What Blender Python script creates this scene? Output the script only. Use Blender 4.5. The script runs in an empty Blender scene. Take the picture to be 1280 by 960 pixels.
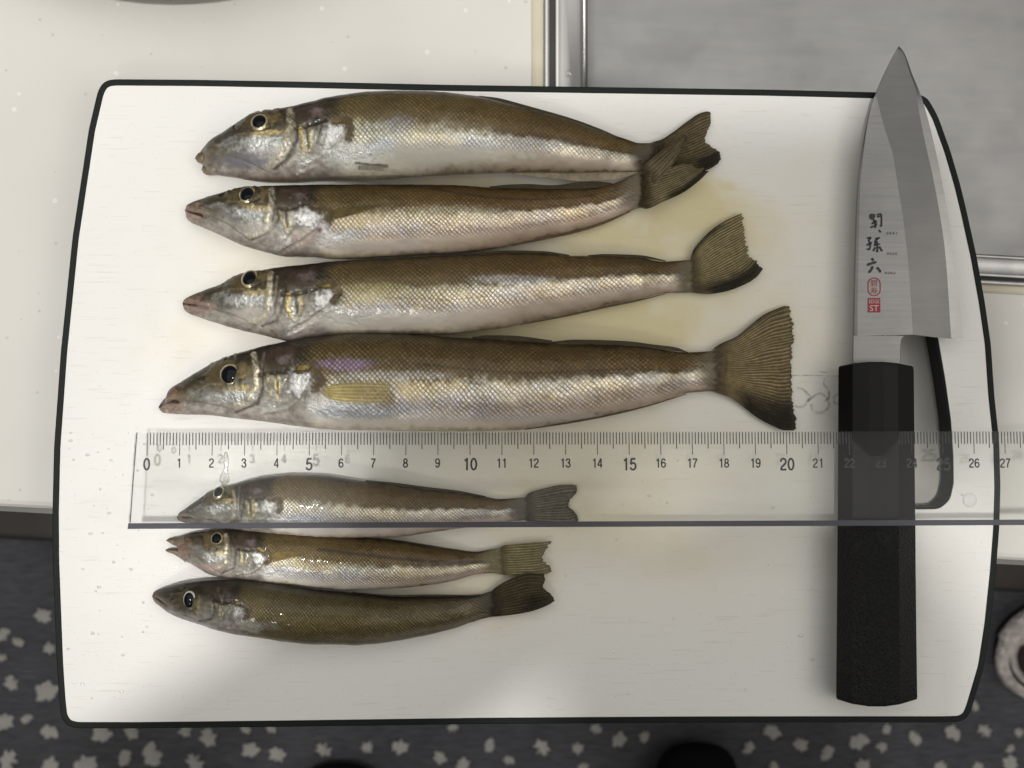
import bpy, bmesh, math, random
import numpy as np
from mathutils import Vector, Matrix

S = bpy.context.scene
COL = S.collection
rnd = random.Random(7)

# ------------------------------------------------------------------ camera
H = 0.45                       # lens to board distance
F = 1755.0                     # focal length in photo pixels
PHI = math.radians(2.4)        # the phone leans a little: left side nearer
D = np.array([math.sin(PHI), 0, -math.cos(PHI)])
R = np.array([math.cos(PHI), 0, math.sin(PHI)])
U = np.array([0., 1., 0.])
CAM = -D * H
cd = bpy.data.cameras.new('camera')
cam = bpy.data.objects.new('camera', cd)
COL.objects.link(cam)
cam.matrix_world = Matrix(((R[0], U[0], -D[0], CAM[0]), (R[1], U[1], -D[1], CAM[1]), (R[2], U[2], -D[2], CAM[2]), (0, 0, 0, 1)))
cd.sensor_width = 36
cd.lens = F * 36 / 1280
cd.clip_start = 0.005
cd.clip_end = 50
cd.dof.use_dof = True
cd.dof.focus_distance = H - 0.008
cd.dof.aperture_fstop = 24
S.camera = cam

# ------------------------------------------------------------------ light
w = bpy.data.worlds.new('World')
S.world = w
w.use_nodes = True
w.node_tree.nodes['Background'].inputs[0].default_value = (1.0, 0.97, 0.90, 1)
w.node_tree.nodes['Background'].inputs[1].default_value = 0.16
def area(name, loc, target, size, power, col, shape='DISK'):
    l = bpy.data.lights.new(name, 'AREA')
    l.shape = shape; l.size = size; l.energy = power; l.color = col
    o = bpy.data.objects.new(name, l)
    COL.objects.link(o)
    o.location = loc
    o.rotation_euler = (Vector(target) - Vector(loc)).to_track_quat('-Z', 'Y').to_euler()
    return o
area('counter_lamp', (-0.12, -0.075, 1.45), (0, 0, 0), 0.070, 10.8, (1.0, 0.98, 0.95))
area('overhead_fill', (0.10, 0.15, 1.72), (0.10, 0.15, 0), 3.2, 26.0, (1.0, 0.98, 0.94), 'SQUARE')  # broad fill added overhead for soft top light, not a real fixture
area('ceiling_lamp', (-0.30, -0.95, 1.50), (0, 0, -.3), 0.26, 4.0, (1.0, 0.95, 0.87))
area('right_fill', (1.10, -0.05, 1.30), (0, 0, 0), 0.80, 3.2, (1.0, 0.94, 0.84))  # soft fill from the right, its source unseen
S.view_settings.view_transform = 'Standard'
S.view_settings.look = 'None'
S.view_settings.exposure = 0.0
S.view_settings.gamma = 1.0
S.cycles.max_bounces = 8
S.cycles.transparent_max_bounces = 16

# ------------------------------------------------------------------ helpers
def W(px, py, z=0.0):
    """photo pixel -> world point on the plane at height z"""
    px = np.asarray(px, float); py = np.asarray(py, float); z = np.asarray(z, float)
    sx = (px - 640) / F; sy = (480 - py) / F
    d = D + R * sx[..., None] + U * sy[..., None]
    t = (z - CAM[2]) / d[..., 2]
    return CAM + d * t[..., None]
def Wv(px, py, z=0.0):
    return Vector(W(px, py, z))

def tag(o, label=None, cat=None, group=None, kind=None):
    if label: o['label'] = label
    if cat: o['category'] = cat
    if group: o['group'] = group
    if kind: o['kind'] = kind
    return o
def empty(name, loc, label=None, cat=None, group=None):
    o = bpy.data.objects.new(name, None)
    o.empty_display_size = 0.01
    o.location = loc
    COL.objects.link(o)
    return tag(o, label, cat, group)
def link(name, me, mat, parent=None, smooth=True):
    o = bpy.data.objects.new(name, me)
    COL.objects.link(o)
    if mat: 
        me.materials.clear(); me.materials.append(mat)
    if parent:
        o.parent = parent
        o.matrix_parent_inverse = Matrix.Translation(-Vector(parent.location))
    if len(me.polygons):
        me.polygons.foreach_set('use_smooth', np.full(len(me.polygons), bool(smooth)))
    return o
def mesh_np(name, V, Q, T=None):
    me = bpy.data.meshes.new(name)
    V = np.asarray(V, np.float32).reshape(-1, 3)
    Q = np.asarray(Q, np.int32).reshape(-1, 4)
    T = np.zeros((0, 3), np.int32) if T is None else np.asarray(T, np.int32).reshape(-1, 3)
    me.vertices.add(len(V)); me.vertices.foreach_set('co', V.ravel())
    nl = Q.size + T.size
    me.loops.add(nl)
    me.loops.foreach_set('vertex_index', np.concatenate([Q.ravel(), T.ravel()]))
    me.polygons.add(len(Q) + len(T))
    ls = np.concatenate([np.arange(len(Q)) * 4, Q.size + np.arange(len(T)) * 3]).astype(np.int32)
    me.polygons.foreach_set('loop_start', ls)
    me.update(calc_edges=True)
    return me
def set_col(me, name, C):
    C = np.asarray(C, np.float32)
    if C.shape[1] == 3: C = np.concatenate([C, np.ones((len(C), 1), np.float32)], 1)
    a = me.color_attributes.new(name, 'FLOAT_COLOR', 'POINT')
    a.data.foreach_set('color', C.ravel())
def set_uv(me, uv):
    l = me.uv_layers.new(name='UVMap')
    vi = np.empty(len(me.loops), np.int32)
    me.loops.foreach_get('vertex_index', vi)
    l.data.foreach_set('uv', np.asarray(uv, np.float32)[vi].ravel())
def grid_quads(nu, nv, closed_v=False):
    i = np.arange(nu - 1)[:, None]; j = np.arange(nv if closed_v else nv - 1)[None, :]
    j2 = (j + 1) % nv
    return np.stack(np.broadcast_arrays(i * nv + j, (i + 1) * nv + j, (i + 1) * nv + j2, i * nv + j2), -1).reshape(-1, 4)

def hash2(ix, iy, seed):
    h = (ix.astype(np.int64) * 374761393 + iy.astype(np.int64) * 668265263 + seed * 974634777) & 0xffffffff
    h = ((h ^ (h >> 13)) * 1274126177) & 0xffffffff
    h = h ^ (h >> 16)
    return (h & 0xffff) / 65535.0
def vnoise(x, y, seed=0, octaves=1):
    x = np.asarray(x, float); y = np.asarray(y, float)
    out = 0.; amp = 1.; tot = 0.
    for o in range(octaves):
        ix = np.floor(x); iy = np.floor(y); fx = x - ix; fy = y - iy
        fx = fx * fx * (3 - 2 * fx); fy = fy * fy * (3 - 2 * fy)
        a = hash2(ix, iy, seed + o); b = hash2(ix + 1, iy, seed + o)
        c = hash2(ix, iy + 1, seed + o); d = hash2(ix + 1, iy + 1, seed + o)
        out = out + amp * (a * (1 - fx) * (1 - fy) + b * fx * (1 - fy) + c * (1 - fx) * fy + d * fx * fy)
        tot += amp; amp *= .5; x = x * 2.03 + 7.1; y = y * 2.03 + 3.7
    return out / tot
def sstep(a, b, x):
    t = np.clip((x - a) / (b - a), 0, 1)
    return t * t * (3 - 2 * t)
def pchip(x, xp, yp):
    """smooth monotone interpolation through traced points"""
    xp = np.asarray(xp, float); yp = np.asarray(yp, float)
    h = np.diff(xp); d = np.diff(yp) / h
    m = np.zeros_like(xp); m[0] = d[0]; m[-1] = d[-1]
    for k in range(1, len(xp) - 1):
        if d[k - 1] * d[k] > 0:
            w1 = 2 * h[k] + h[k - 1]; w2 = h[k] + 2 * h[k - 1]
            m[k] = (w1 + w2) / (w1 / d[k - 1] + w2 / d[k])
    i = np.clip(np.searchsorted(xp, x) - 1, 0, len(h) - 1)
    t = np.clip((x - xp[i]) / h[i], 0, 1)
    return ((1 + 2 * t) * (1 - t) ** 2 * yp[i] + t * (1 - t) ** 2 * h[i] * m[i]
            + t * t * (3 - 2 * t) * yp[i + 1] + t * t * (t - 1) * h[i] * m[i + 1])
def resample(pts, n):
    P = np.asarray(pts, float)
    s = np.concatenate([[0], np.cumsum(np.hypot(*np.diff(P, axis=0).T))])
    t = np.linspace(0, s[-1], n)
    if len(P) > 2:
        return np.stack([pchip(t, s, P[:, 0]), pchip(t, s, P[:, 1])], 1)
    return np.stack([np.interp(t, s, P[:, 0]), np.interp(t, s, P[:, 1])], 1)
def seg_dist(x, y, pts):
    """distance to a polyline"""
    best = np.full(x.shape, 1e9)
    for (ax, ay), (bx, by) in zip(pts[:-1], pts[1:]):
        dx, dy = bx - ax, by - ay
        t = np.clip(((x - ax) * dx + (y - ay) * dy) / (dx * dx + dy * dy + 1e-9), 0, 1)
        best = np.minimum(best, np.hypot(x - ax - t * dx, y - ay - t * dy))
    return best

# ------------------------------------------------------------------ node helpers
class NT:
    def __init__(s, name):
        s.m = bpy.data.materials.new(name); s.m.use_nodes = True
        s.t = s.m.node_tree; s.t.nodes.clear()
        s.out = s.t.nodes.new('ShaderNodeOutputMaterial')
    def n(s, typ, ins=None, **kw):
        nd = s.t.nodes.new(typ)
        for k, v in kw.items(): setattr(nd, k, v)
        for k, v in (ins or {}).items():
            s.put(nd.inputs[k], v)
        return nd
    def put(s, sock, v):
        if isinstance(v, bpy.types.NodeSocket): s.t.links.new(v, sock)
        elif isinstance(v, bpy.types.Node): s.t.links.new(v.outputs[0], sock)
        else:
            if isinstance(v, (tuple, list)) and len(v) == 3 and sock.type == 'RGBA': v = (*v, 1)
            sock.default_value = v
    def math(s, op, a, b=0.0, c=0.0, clamp=False):
        nd = s.t.nodes.new('ShaderNodeMath'); nd.operation = op; nd.use_clamp = clamp
        s.put(nd.inputs[0], a); s.put(nd.inputs[1], b); s.put(nd.inputs[2], c)
        return nd.outputs[0]
    def mix(s, fac, a, b, blend='MIX'):
        nd = s.t.nodes.new('ShaderNodeMix'); nd.data_type = 'RGBA'; nd.blend_type = blend
        s.put(nd.inputs[0], fac); s.put(nd.inputs[6], a); s.put(nd.inputs[7], b)
        return nd.outputs[2]
    def ramp(s, fac, stops, interp='LINEAR'):
        nd = s.t.nodes.new('ShaderNodeValToRGB'); cr = nd.color_ramp; cr.interpolation = interp
        while len(cr.elements) < len(stops): cr.elements.new(0.5)
        for e, (p, c) in zip(cr.elements, stops):
            e.position = p; e.color = (*c, 1) if not isinstance(c, float) else (c, c, c, 1)
        s.put(nd.inputs[0], fac)
        return nd.outputs[0]
    def noise(s, vec, scale, detail=3, rough=.5, out=0, dist=0.0):
        nd = s.n('ShaderNodeTexNoise', {'Scale': scale, 'Detail': detail, 'Roughness': rough, 'Distortion': dist})
        if vec is not None: s.put(nd.inputs['Vector'], vec)
        return nd.outputs[out]
    def obj(s): 
        return s.n('ShaderNodeTexCoord').outputs['Object']
    def mapping(s, vec, scale=(1, 1, 1), rot=(0, 0, 0), loc=(0, 0, 0)):
        return s.n('ShaderNodeMapping', {'Vector': vec, 'Scale': scale, 'Rotation': rot, 'Location': loc}).outputs[0]
    def bump(s, h, strength=.3, dist=.001):
        return s.n('ShaderNodeBump', {'Height': h, 'Strength': strength, 'Distance': dist}).outputs[0]
    def bsdf(s, **kw):
        nd = s.t.nodes.new('ShaderNodeBsdfPrincipled')
        for k, v in kw.items(): s.put(nd.inputs[k.replace('_', ' ')], v)
        s.t.links.new(nd.outputs[0], s.out.inputs[0])
        return nd

def simple(name, col, rough=.5, metal=0., noise=0., nscale=200., bump=0., bscale=600., bdist=.0003, spec=.5):
    t = NT(name); c = t.obj()
    base = (*col, 1)
    if noise:
        base = t.mix(1.0, (*col, 1), t.ramp(t.noise(c, nscale, 4), [(0.3, (1 - noise,) * 3), (0.7, (1 + noise,) * 3)]), 'MULTIPLY')
    kw = {}
    if bump: kw['Normal'] = t.bump(t.noise(c, bscale, 3), bump, bdist)
    t.bsdf(Base_Color=base, Roughness=rough, Metallic=metal, Specular_IOR_Level=spec, **kw)
    return t.m

# ------------------------------------------------------------------ materials
def m_counter():
    t = NT('counter_solid_surface'); c = t.obj()
    base = t.ramp(t.noise(c, 14, 4), [(.3, (.60, .585, .545)), (.7, (.65, .635, .595))])
    vo = t.n('ShaderNodeTexVoronoi', {'Vector': c, 'Scale': 190.0})
    keep = t.math('GREATER_THAN', t.n('ShaderNodeSeparateColor', {'Color': vo.outputs['Color']}).outputs[0], .62)
    r = t.math('MULTIPLY', t.n('ShaderNodeSeparateColor', {'Color': vo.outputs['Color']}).outputs[1], .10)
    sp = t.math('MULTIPLY', t.math('SUBTRACT', 1.0, t.n('ShaderNodeMapRange', {'Value': vo.outputs['Distance'], 'From Min': .03, 'From Max': t.math('ADD', .07, r)}).outputs[0]), keep)
    base = t.mix(t.math('MULTIPLY', sp, .42), base, (.26, .22, .17, 1))
    vo2 = t.n('ShaderNodeTexVoronoi', {'Vector': t.mapping(c, loc=(3, 1, 2)), 'Scale': 150.0})
    k2 = t.math('GREATER_THAN', t.n('ShaderNodeSeparateColor', {'Color': vo2.outputs['Color']}).outputs[0], .7)
    base = t.mix(t.math('MULTIPLY', t.math('LESS_THAN', vo2.outputs['Distance'], .12), t.math('MULTIPLY', k2, .45)), base, (.85, .83, .78, 1))
    t.bsdf(Base_Color=base, Roughness=t.ramp(t.noise(c, 40, 4), [(.3, .28), (.7, .45)]), Normal=t.bump(t.noise(c, 60, 3), .08, .001))
    return t.m
def m_board():
    t = NT('board_white_plastic'); c = t.obj()
    base = (.80, .79, .765, 1)
    # yellow fish-slime stains, soft blots of their own shape
    warp = t.n('ShaderNodeVectorMath', {0: c, 1: t.n('ShaderNodeVectorMath', {0: t.noise(c, 22, 4, out=1), 'Scale': .055}, operation='SCALE').outputs[0]}, operation='ADD').outputs[0]
    tot = None
    for (x, y, rx, ry, k) in STAINS:
        p = W(x, y)
        m = t.mapping(warp, loc=(-(p[0] + .0275) / rx, -(p[1] + .0275) / ry, 0), scale=(1 / rx, 1 / ry, 0))
        l = t.n('ShaderNodeVectorMath', {0: m}, operation='LENGTH').outputs['Value']
        f = t.math('MULTIPLY', t.n('ShaderNodeMapRange', {'Value': l, 'From Min': .05, 'From Max': 1.0, 'To Min': 1.0, 'To Max': 0.0}, interpolation_type='SMOOTHSTEP').outputs[0], k)
        tot = f if tot is None else t.math('ADD', tot, f)
    fine = t.ramp(t.noise(c, 60, 6, .65), [(.25, .55), (.7, 1.1)])
    tot = t.math('MULTIPLY', tot, fine, clamp=True)
    base = t.mix(tot, base, (.68, .60, .36, 1))
    # greyish grime speckle and knife cuts
    base = t.mix(t.ramp(t.noise(c, 900, 2), [(.66, 0.), (.74, .25)]), base, (.45, .42, .36, 1))
    cuts = None
    for (rot, sx, sy, th) in ((.5, 60, 1100, .71), (-.7, 70, 1200, .715), (.06, 45, 1300, .71), (1.0, 80, 1000, .72)):
        nz = t.noise(t.mapping(c, scale=(sx, sy, 1), rot=(0, 0, rot)), 1.0, 2, .5)
        q = t.n('ShaderNodeMapRange', {'Value': nz, 'From Min': th - .05, 'From Max': th + .03}).outputs[0]
        cuts = q if cuts is None else t.math('MAXIMUM', cuts, q)
    base = t.mix(t.math('MULTIPLY', cuts, .25), base, (.52, .48, .40, 1))
    h = t.math('SUBTRACT', t.math('MULTIPLY', t.noise(c, 1300, 3), .5), t.math('MULTIPLY', cuts, .35))
    t.bsdf(Base_Color=base, Roughness=t.ramp(t.noise(c, 30, 4), [(.35, .30), (.7, .5)]), Normal=t.bump(h, .35, .0002), Specular_IOR_Level=.45)
    return t.m
def m_steel(name, base=.5, rough=.35, scale=(20, 900, 900), rot=0., blotch=.12, bump=.12, var=.09):
    t = NT(name); c = t.obj()
    v = t.mapping(c, scale=scale, rot=(0, 0, rot))
    n1 = t.noise(v, 1.0, 4)
    col = t.mix(1.0, t.ramp(n1, [(.3, (base * (1 - var),) * 3), (.7, (base * (1 + var), base * (1 + var) * .99, base * (1 + var) * .965))]),
                t.ramp(t.noise(c, 26, 5, .6), [(.3, (1 - blotch,) * 3), (.7, (1 + blotch * .6,) * 3)]), 'MULTIPLY')
    t.bsdf(Base_Color=col, Metallic=.92, Roughness=t.ramp(t.noise(c, 35, 4), [(.3, rough * .85), (.7, rough * 1.2)]), Normal=t.bump(n1, bump, .0002))
    return t.m
def m_skin():
    t = NT('fish_skin')
    uv = t.n('ShaderNodeUVMap', uv_map='UVMap').outputs[0]
    c = t.obj()
    wob = t.n('ShaderNodeVectorMath', {0: t.n('ShaderNodeVectorMath', {0: t.noise(uv, .35, 2, out=1), 1: (.5, .5, .5)}, operation='SUBTRACT').outputs[0], 'Scale': 1.0}, operation='SCALE').outputs[0]
    uvw = t.n('ShaderNodeVectorMath', {0: uv, 1: wob}, operation='ADD').outputs[0]
    sp = t.n('ShaderNodeSeparateXYZ', {0: uvw})
    u, v = sp.outputs[0], sp.outputs[1]
    p = t.math('ADD', u, v); q = t.math('SUBTRACT', u, v)
    pf = t.math('FRACT', p); qf = t.math('FRACT', q)
    cell = t.n('ShaderNodeCombineXYZ', {0: t.math('FLOOR', p), 1: t.math('FLOOR', q)}).outputs[0]
    wn = t.n('ShaderNodeTexWhiteNoise', {'Vector': cell}, noise_dimensions='2D')
    rear = t.math('SUBTRACT', 1.0, t.math('MAXIMUM', qf, t.math('ADD', t.math('MULTIPLY', pf, .84), .08)))
    line = t.n('ShaderNodeMapRange', {'Value': rear, 'From Min': .0, 'From Max': .28}, interpolation_type='SMOOTHSTEP').outputs[0]
    ramp = t.math('MULTIPLY', t.math('ADD', pf, qf), .5)
    at = t.n('ShaderNodeAttribute', attribute_name='Col')
    pr = t.n('ShaderNodeSeparateColor', {'Color': t.n('ShaderNodeAttribute', attribute_name='prm').outputs['Color']})
    mask, metal, sparkle = pr.outputs[0], pr.outputs[1], pr.outputs[2]
    tri = lambda x: t.math('SUBTRACT', 1.0, t.math('ABSOLUTE', t.math('SUBTRACT', t.math('MULTIPLY', x, 2.0), 1.0)))
    dash = t.math('MULTIPLY', t.math('POWER', tri(pf), .42), t.math('POWER', tri(qf), .9))
    amp = t.math('ADD', .75, t.math('MULTIPLY', wn.outputs['Value'], 1.05))
    soft = t.math('MULTIPLY', t.math('MINIMUM', t.math('MULTIPLY', metal, 1.6), 1.0), .36)
    big = t.ramp(t.noise(c, 55, 3), [(.35, .55), (.65, 1.0)])
    amp = t.math('MULTIPLY', amp, t.math('MULTIPLY', t.math('SUBTRACT', 1.0, soft), big))
    tone = t.math('MULTIPLY', t.math('ADD', t.math('ADD', .44, t.math('MULTIPLY', soft, .40)), t.math('MULTIPLY', dash, t.math('MULTIPLY', amp, 1.08))), t.math('ADD', .84, t.math('MULTIPLY', line, .18)))
    slime = t.ramp(t.noise(c, 130, 4, .6), [(.34, .5), (.58, 1.0)])
    mask = t.math('MULTIPLY', mask, slime)
    tone = t.math('ADD', 1.0, t.math('MULTIPLY', t.math('SUBTRACT', tone, 1.0), mask))
    col = t.mix(1.0, at.outputs['Color'], t.n('ShaderNodeCombineColor', {0: tone, 1: tone, 2: tone}).outputs[0], 'MULTIPLY')
    # faint per-scale pearl tint
    tint = t.mix(wn.outputs['Value'], (1.06, 1.0, .86, 1), (.94, .97, 1.1, 1))
    col = t.mix(t.math('MULTIPLY', mask, .8), col, t.mix(1.0, col, tint, 'MULTIPLY'))
    fine = t.noise(c, 2600, 3, .6); mid = t.noise(c, 650, 4, .65)
    h = t.math('ADD', t.math('MULTIPLY', t.math('MULTIPLY', mask, t.math('MULTIPLY', ramp, line)), 1.0),
               t.math('ADD', t.math('MULTIPLY', fine, .12), t.math('MULTIPLY', t.math('MULTIPLY', mid, sparkle), 2.2)))
    rough = t.math('SUBTRACT', t.math('ADD', .34, t.math('MULTIPLY', mid, .14)), t.math('MULTIPLY', metal, .10))
    t.bsdf(Base_Color=col, Metallic=t.math('MULTIPLY', metal, .85), Roughness=rough, Normal=t.bump(h, .85, .00035),
           Coat_Weight=.32, Coat_Roughness=.06, Specular_IOR_Level=.28)
    return t.m
def m_fin():
    t = NT('fish_fin'); c = t.obj()
    at = t.n('ShaderNodeAttribute', attribute_name='Col')
    col = t.mix(1.0, at.outputs['Color'], t.ramp(t.noise(c, 900, 3), [(.3, .8), (.7, 1.15)]), 'MULTIPLY')
    t.bsdf(Base_Color=col, Roughness=.42, Alpha=at.outputs['Alpha'], Coat_Weight=.0, Specular_IOR_Level=.16, Normal=t.bump(t.noise(c, 1500, 3), .25, .0002))
    return t.m
def m_ruler(name, tint, haze, body=(.55, .56, .58)):
    t = NT(name)
    lw = t.n('ShaderNodeFresnel', {'IOR': 1.20}).outputs[0]
    tr = t.n('ShaderNodeBsdfTransparent', {'Color': (*tint, 1)})
    gl = t.n('ShaderNodeBsdfGlossy', {'Color': (1, 1, 1, 1), 'Roughness': .12})
    df = t.n('ShaderNodeBsdfDiffuse', {'Color': (*body, 1)})
    a = t.n('ShaderNodeMixShader', {0: haze, 1: tr, 2: df})
    b = t.n('ShaderNodeMixShader', {0: lw, 1: a, 2: gl})
    t.t.links.new(b.outputs[0], t.out.inputs[0])
    return t.m
def m_mat():
    t = NT('mat_grey_pile'); c = t.obj()
    col = t.ramp(t.noise(t.mapping(c, scale=(60, 420, 1)), 1.0, 4, .6), [(.25, (.055, .055, .063)), (.75, (.12, .12, .132))])
    col = t.mix(1.0, col, t.ramp(t.noise(c, 9, 3), [(.3, .8), (.7, 1.15)]), 'MULTIPLY')
    t.bsdf(Base_Color=col, Roughness=.95, Specular_IOR_Level=.1, Normal=t.bump(t.noise(c, 500, 3), .6, .003))
    return t.m

STAINS = [(640, 330, .16, .060, .42), (760, 640, .14, .06, .28), (600, 395, .095, .018, .62), (800, 300, .060, .030, .75), (600, 230, .050, .010, .6), (880, 265, .035, .018, .5), (690, 410, .055, .018, .65),
          (830, 400, .050, .020, .5), (330, 330, .030, .022, .35), (760, 560, .090, .030, .30), (700, 650, .070, .022, .28), (560, 720, .05, .016, .5),
          (840, 690, .045, .018, .18), (980, 430, .03, .03, .30), (270, 420, .035, .02, .22), (1010, 250, .03, .03, .16), (895, 232, .006, .004, .55)]
M = dict(
    counter=m_counter(), board=m_board(), rim=simple('board_rim_rubber', (.008, .011, .010), .5, bump=.2, bscale=1500, spec=.15),
    skin=m_skin(), fin=m_fin(),
    pupil=simple('fish_pupil', (.004, .005, .007), .05, spec=.22),
    iris=simple('fish_iris', (.55, .47, .30), .22, .7, .25, 1500, .3, 2200),
    iris_pale=simple('fish_iris_pale', (.55, .56, .52), .3, .3, .2, 1500),
    ruler=m_ruler('ruler_clear_acrylic', (.968, .97, .965), .016), ruler_edge=m_ruler('ruler_smoky_edge', (.26, .26, .285), .42, (.19, .19, .215)),
    ink=simple('black_ink', (.012, .012, .012), .5), red=simple('red_ink', (.30, .014, .022), .5), pale_ink=simple('pale_ink', (.55, .5, .48), .5),
    blade=m_steel('knife_steel_face', .215, .36, (40, 1100, 900), blotch=.16, bump=.02, var=.08), bevel=m_steel('knife_steel_bevel', .14, .38, (60, 900, 500), .1, .12, .01, var=.05),
    edge=m_steel('knife_steel_edge', .26, .34, (60, 900, 500), .1, .12, .01, var=.05),
    ferrule=simple('handle_smooth_black', (.003, .003, .0035), .45, bump=.05, bscale=2000, spec=.18),
    handle=simple('handle_grained_black', (.0035, .0035, .004), .45, bump=.9, bscale=1300, bdist=.0012, spec=.32),
    sink=m_steel('sink_brushed_steel', .27, .5, (30, 260, 260), .0, .08, .01, .04), sink_rim=m_steel('sink_rim_steel', .50, .40, (300, 14, 300), 0, .06, .05),
    groove=simple('rim_groove', (.03, .03, .025), .5), caulk=simple('sealant', (.56, .52, .40), .5, noise=.06, nscale=80),
    mat=m_mat(), tuft=simple('pale_tuft', (.80, .785, .74), .95, noise=.25, nscale=400, bump=.8, bscale=500, bdist=.003, spec=.1),
    floor=simple('dark_wood_floor', (.025, .019, .014), .5, noise=.3, nscale=30), apron=simple('cabinet_front_grey', (.16, .155, .145), .4, noise=.05),
    cloth=simple('black_knit', (.006, .006, .007), .95, bump=.5, bscale=700, bdist=.002, spec=.15), shirt=simple('dark_shirt', (.05, .05, .055), .9),
    fleece=simple('pale_fleece', (.62, .57, .55), .95, noise=.3, nscale=160, bump=1.0, bscale=260, bdist=.006, spec=.1), brown=simple('brown_lining', (.03, .02, .016), .95, noise=.4, nscale=200, bump=.8, bscale=300, bdist=.004),
    dish=simple('grey_glaze', (.38, .36, .31), .3, noise=.05, nscale=20), white=simple('white_rubber', (.78, .77, .75), .5),
    phone=simple('phone_black', (.02, .02, .022), .25),
)
def m_water():
    t = NT('water')
    fr = t.n('ShaderNodeFresnel', {'IOR': 1.33}).outputs[0]
    tr = t.n('ShaderNodeBsdfTransparent', {'Color': (.97, .97, .96, 1)})
    gl = t.n('ShaderNodeBsdfGlossy', {'Color': (1, 1, 1, 1), 'Roughness': .03})
    b = t.n('ShaderNodeMixShader', {0: t.math('ADD', fr, .16), 1: tr, 2: gl})
    t.t.links.new(b.outputs[0], t.out.inputs[0]); return t.m
M['water'] = m_water()

# ------------------------------------------------------------------ 2-D outline -> solid
def smooth_closed(pts, n_per=6, step=3.0, passes=3):
    """closed outline through traced points: evenly resampled, then gently rounded"""
    P = np.asarray(pts, float); P = np.concatenate([P, P[:1]])
    L = np.concatenate([[0], np.cumsum(np.hypot(*np.diff(P, axis=0).T))])
    st = min(step, L[-1] / 30)
    t = np.linspace(0, L[-1], max(12, int(L[-1] / st)), endpoint=False)
    Q = np.stack([np.interp(t, L, P[:, 0]), np.interp(t, L, P[:, 1])], 1)
    for _ in range(passes): Q = .25 * np.roll(Q, 1, 0) + .5 * Q + .25 * np.roll(Q, -1, 0)
    return Q
def slab(loops, z0, z1, bevel=0.0):
    """loops: list of closed world-XY outlines (first outer, others holes) -> solid mesh between z0 and z1"""
    cu = bpy.data.curves.new('outline', 'CURVE')
    cu.dimensions = '2D'; cu.fill_mode = 'BOTH'
    cu.extrude = (z1 - z0) / 2 - bevel; cu.bevel_depth = bevel; cu.bevel_resolution = 2
    if bevel: cu.offset = -bevel
    for L in loops:
        sp = cu.splines.new('POLY'); sp.points.add(len(L) - 1); sp.use_cyclic_u = True
        for q, p in zip(L, sp.points): p.co = (q[0], q[1], 0, 1)
    o = bpy.data.objects.new('outline', cu); COL.objects.link(o)
    dg = bpy.context.evaluated_depsgraph_get(); dg.update()
    me = bpy.data.meshes.new_from_object(o.evaluated_get(dg))
    bpy.data.objects.remove(o); bpy.data.curves.remove(cu)
    me.transform(Matrix.Translation((0, 0, (z0 + z1) / 2)))
    bm = bmesh.new(); bm.from_mesh(me)
    bmesh.ops.remove_doubles(bm, verts=bm.verts, dist=1e-6); bmesh.ops.recalc_face_normals(bm, faces=bm.faces)
    bm.to_mesh(me); bm.free()
    return me
def px_loop(pts, z=0.0):
    P = np.asarray(pts, float); return W(P[:, 0], P[:, 1], np.full(len(P), z))[:, :2]
def inset(loop, d):
    L = np.asarray(loop); n = len(L); out = []
    area2 = sum(L[i][0] * L[(i + 1) % n][1] - L[(i + 1) % n][0] * L[i][1] for i in range(n))
    sg = 1 if area2 > 0 else -1
    for i in range(n):
        t = L[(i + 1) % n] - L[i - 1]; t = t / (np.hypot(*t) + 1e-12)
        out.append(L[i] + np.array([-t[1], t[0]]) * sg * d)
    return np.array(out)
def box_bm(bm, x0, x1, y0, y1, z0, z1):
    v = [bm.verts.new((x, y, z)) for z in (z0, z1) for x, y in ((x0, y0), (x1, y0), (x1, y1), (x0, y1))]
    for f in ((0, 3, 2, 1), (4, 5, 6, 7), (0, 1, 5, 4), (1, 2, 6, 5), (2, 3, 7, 6), (3, 0, 4, 7)):
        bm.faces.new([v[i] for i in f])
def bm_mesh(bm, name):
    me = bpy.data.meshes.new(name); bmesh.ops.recalc_face_normals(bm, faces=bm.faces); bm.to_mesh(me); bm.free(); return me

# ------------------------------------------------------------------ setting: floor, counter, sink
ZC = -0.0135          # countertop
ZF = -0.868           # floor
bm = bmesh.new(); box_bm(bm, -3, 3, -3, 3, ZF - .02, ZF)
tag(link('floor', bm_mesh(bm, 'floor'), M['floor'], smooth=False), 'dark brown wooden floor below the counter', kind='structure')

fl, fr_ = W(-1800, 634 - 1800 * .0531, ZC), W(3300, 634 + 3300 * .0531, ZC)      # counter front line
def front_x(x): 
    t = (x - fl[0]) / (fr_[0] - fl[0]); return fl[1] + t * (fr_[1] - fl[1])
c0 = Wv(679, 0, ZC); c1 = Wv(1225, 355.5, ZC); c2 = Wv(1280, 358.5, ZC)
slope = (c2.y - c1.y) / (c2.x - c1.x)
def rim_y(x): return c1.y + (x - c1.x) * slope
rc = .012; cx_ = c0.x
corner = [(cx_ + rc - rc * math.cos(a), rim_y(cx_) + rc - rc * math.sin(a)) for a in np.linspace(0, math.pi / 2, 9)]
outer = [(fl[0], fl[1]), (fr_[0], fr_[1]), (fr_[0], rim_y(fr_[0]))] + corner[::-1] + [(cx_, .5), (fl[0], .5)]
tag(link('countertop', slab([np.array(outer)], ZC - .012, ZC, .0025), M['counter'], smooth=False), 'ivory speckled solid surface countertop', kind='structure')

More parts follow.
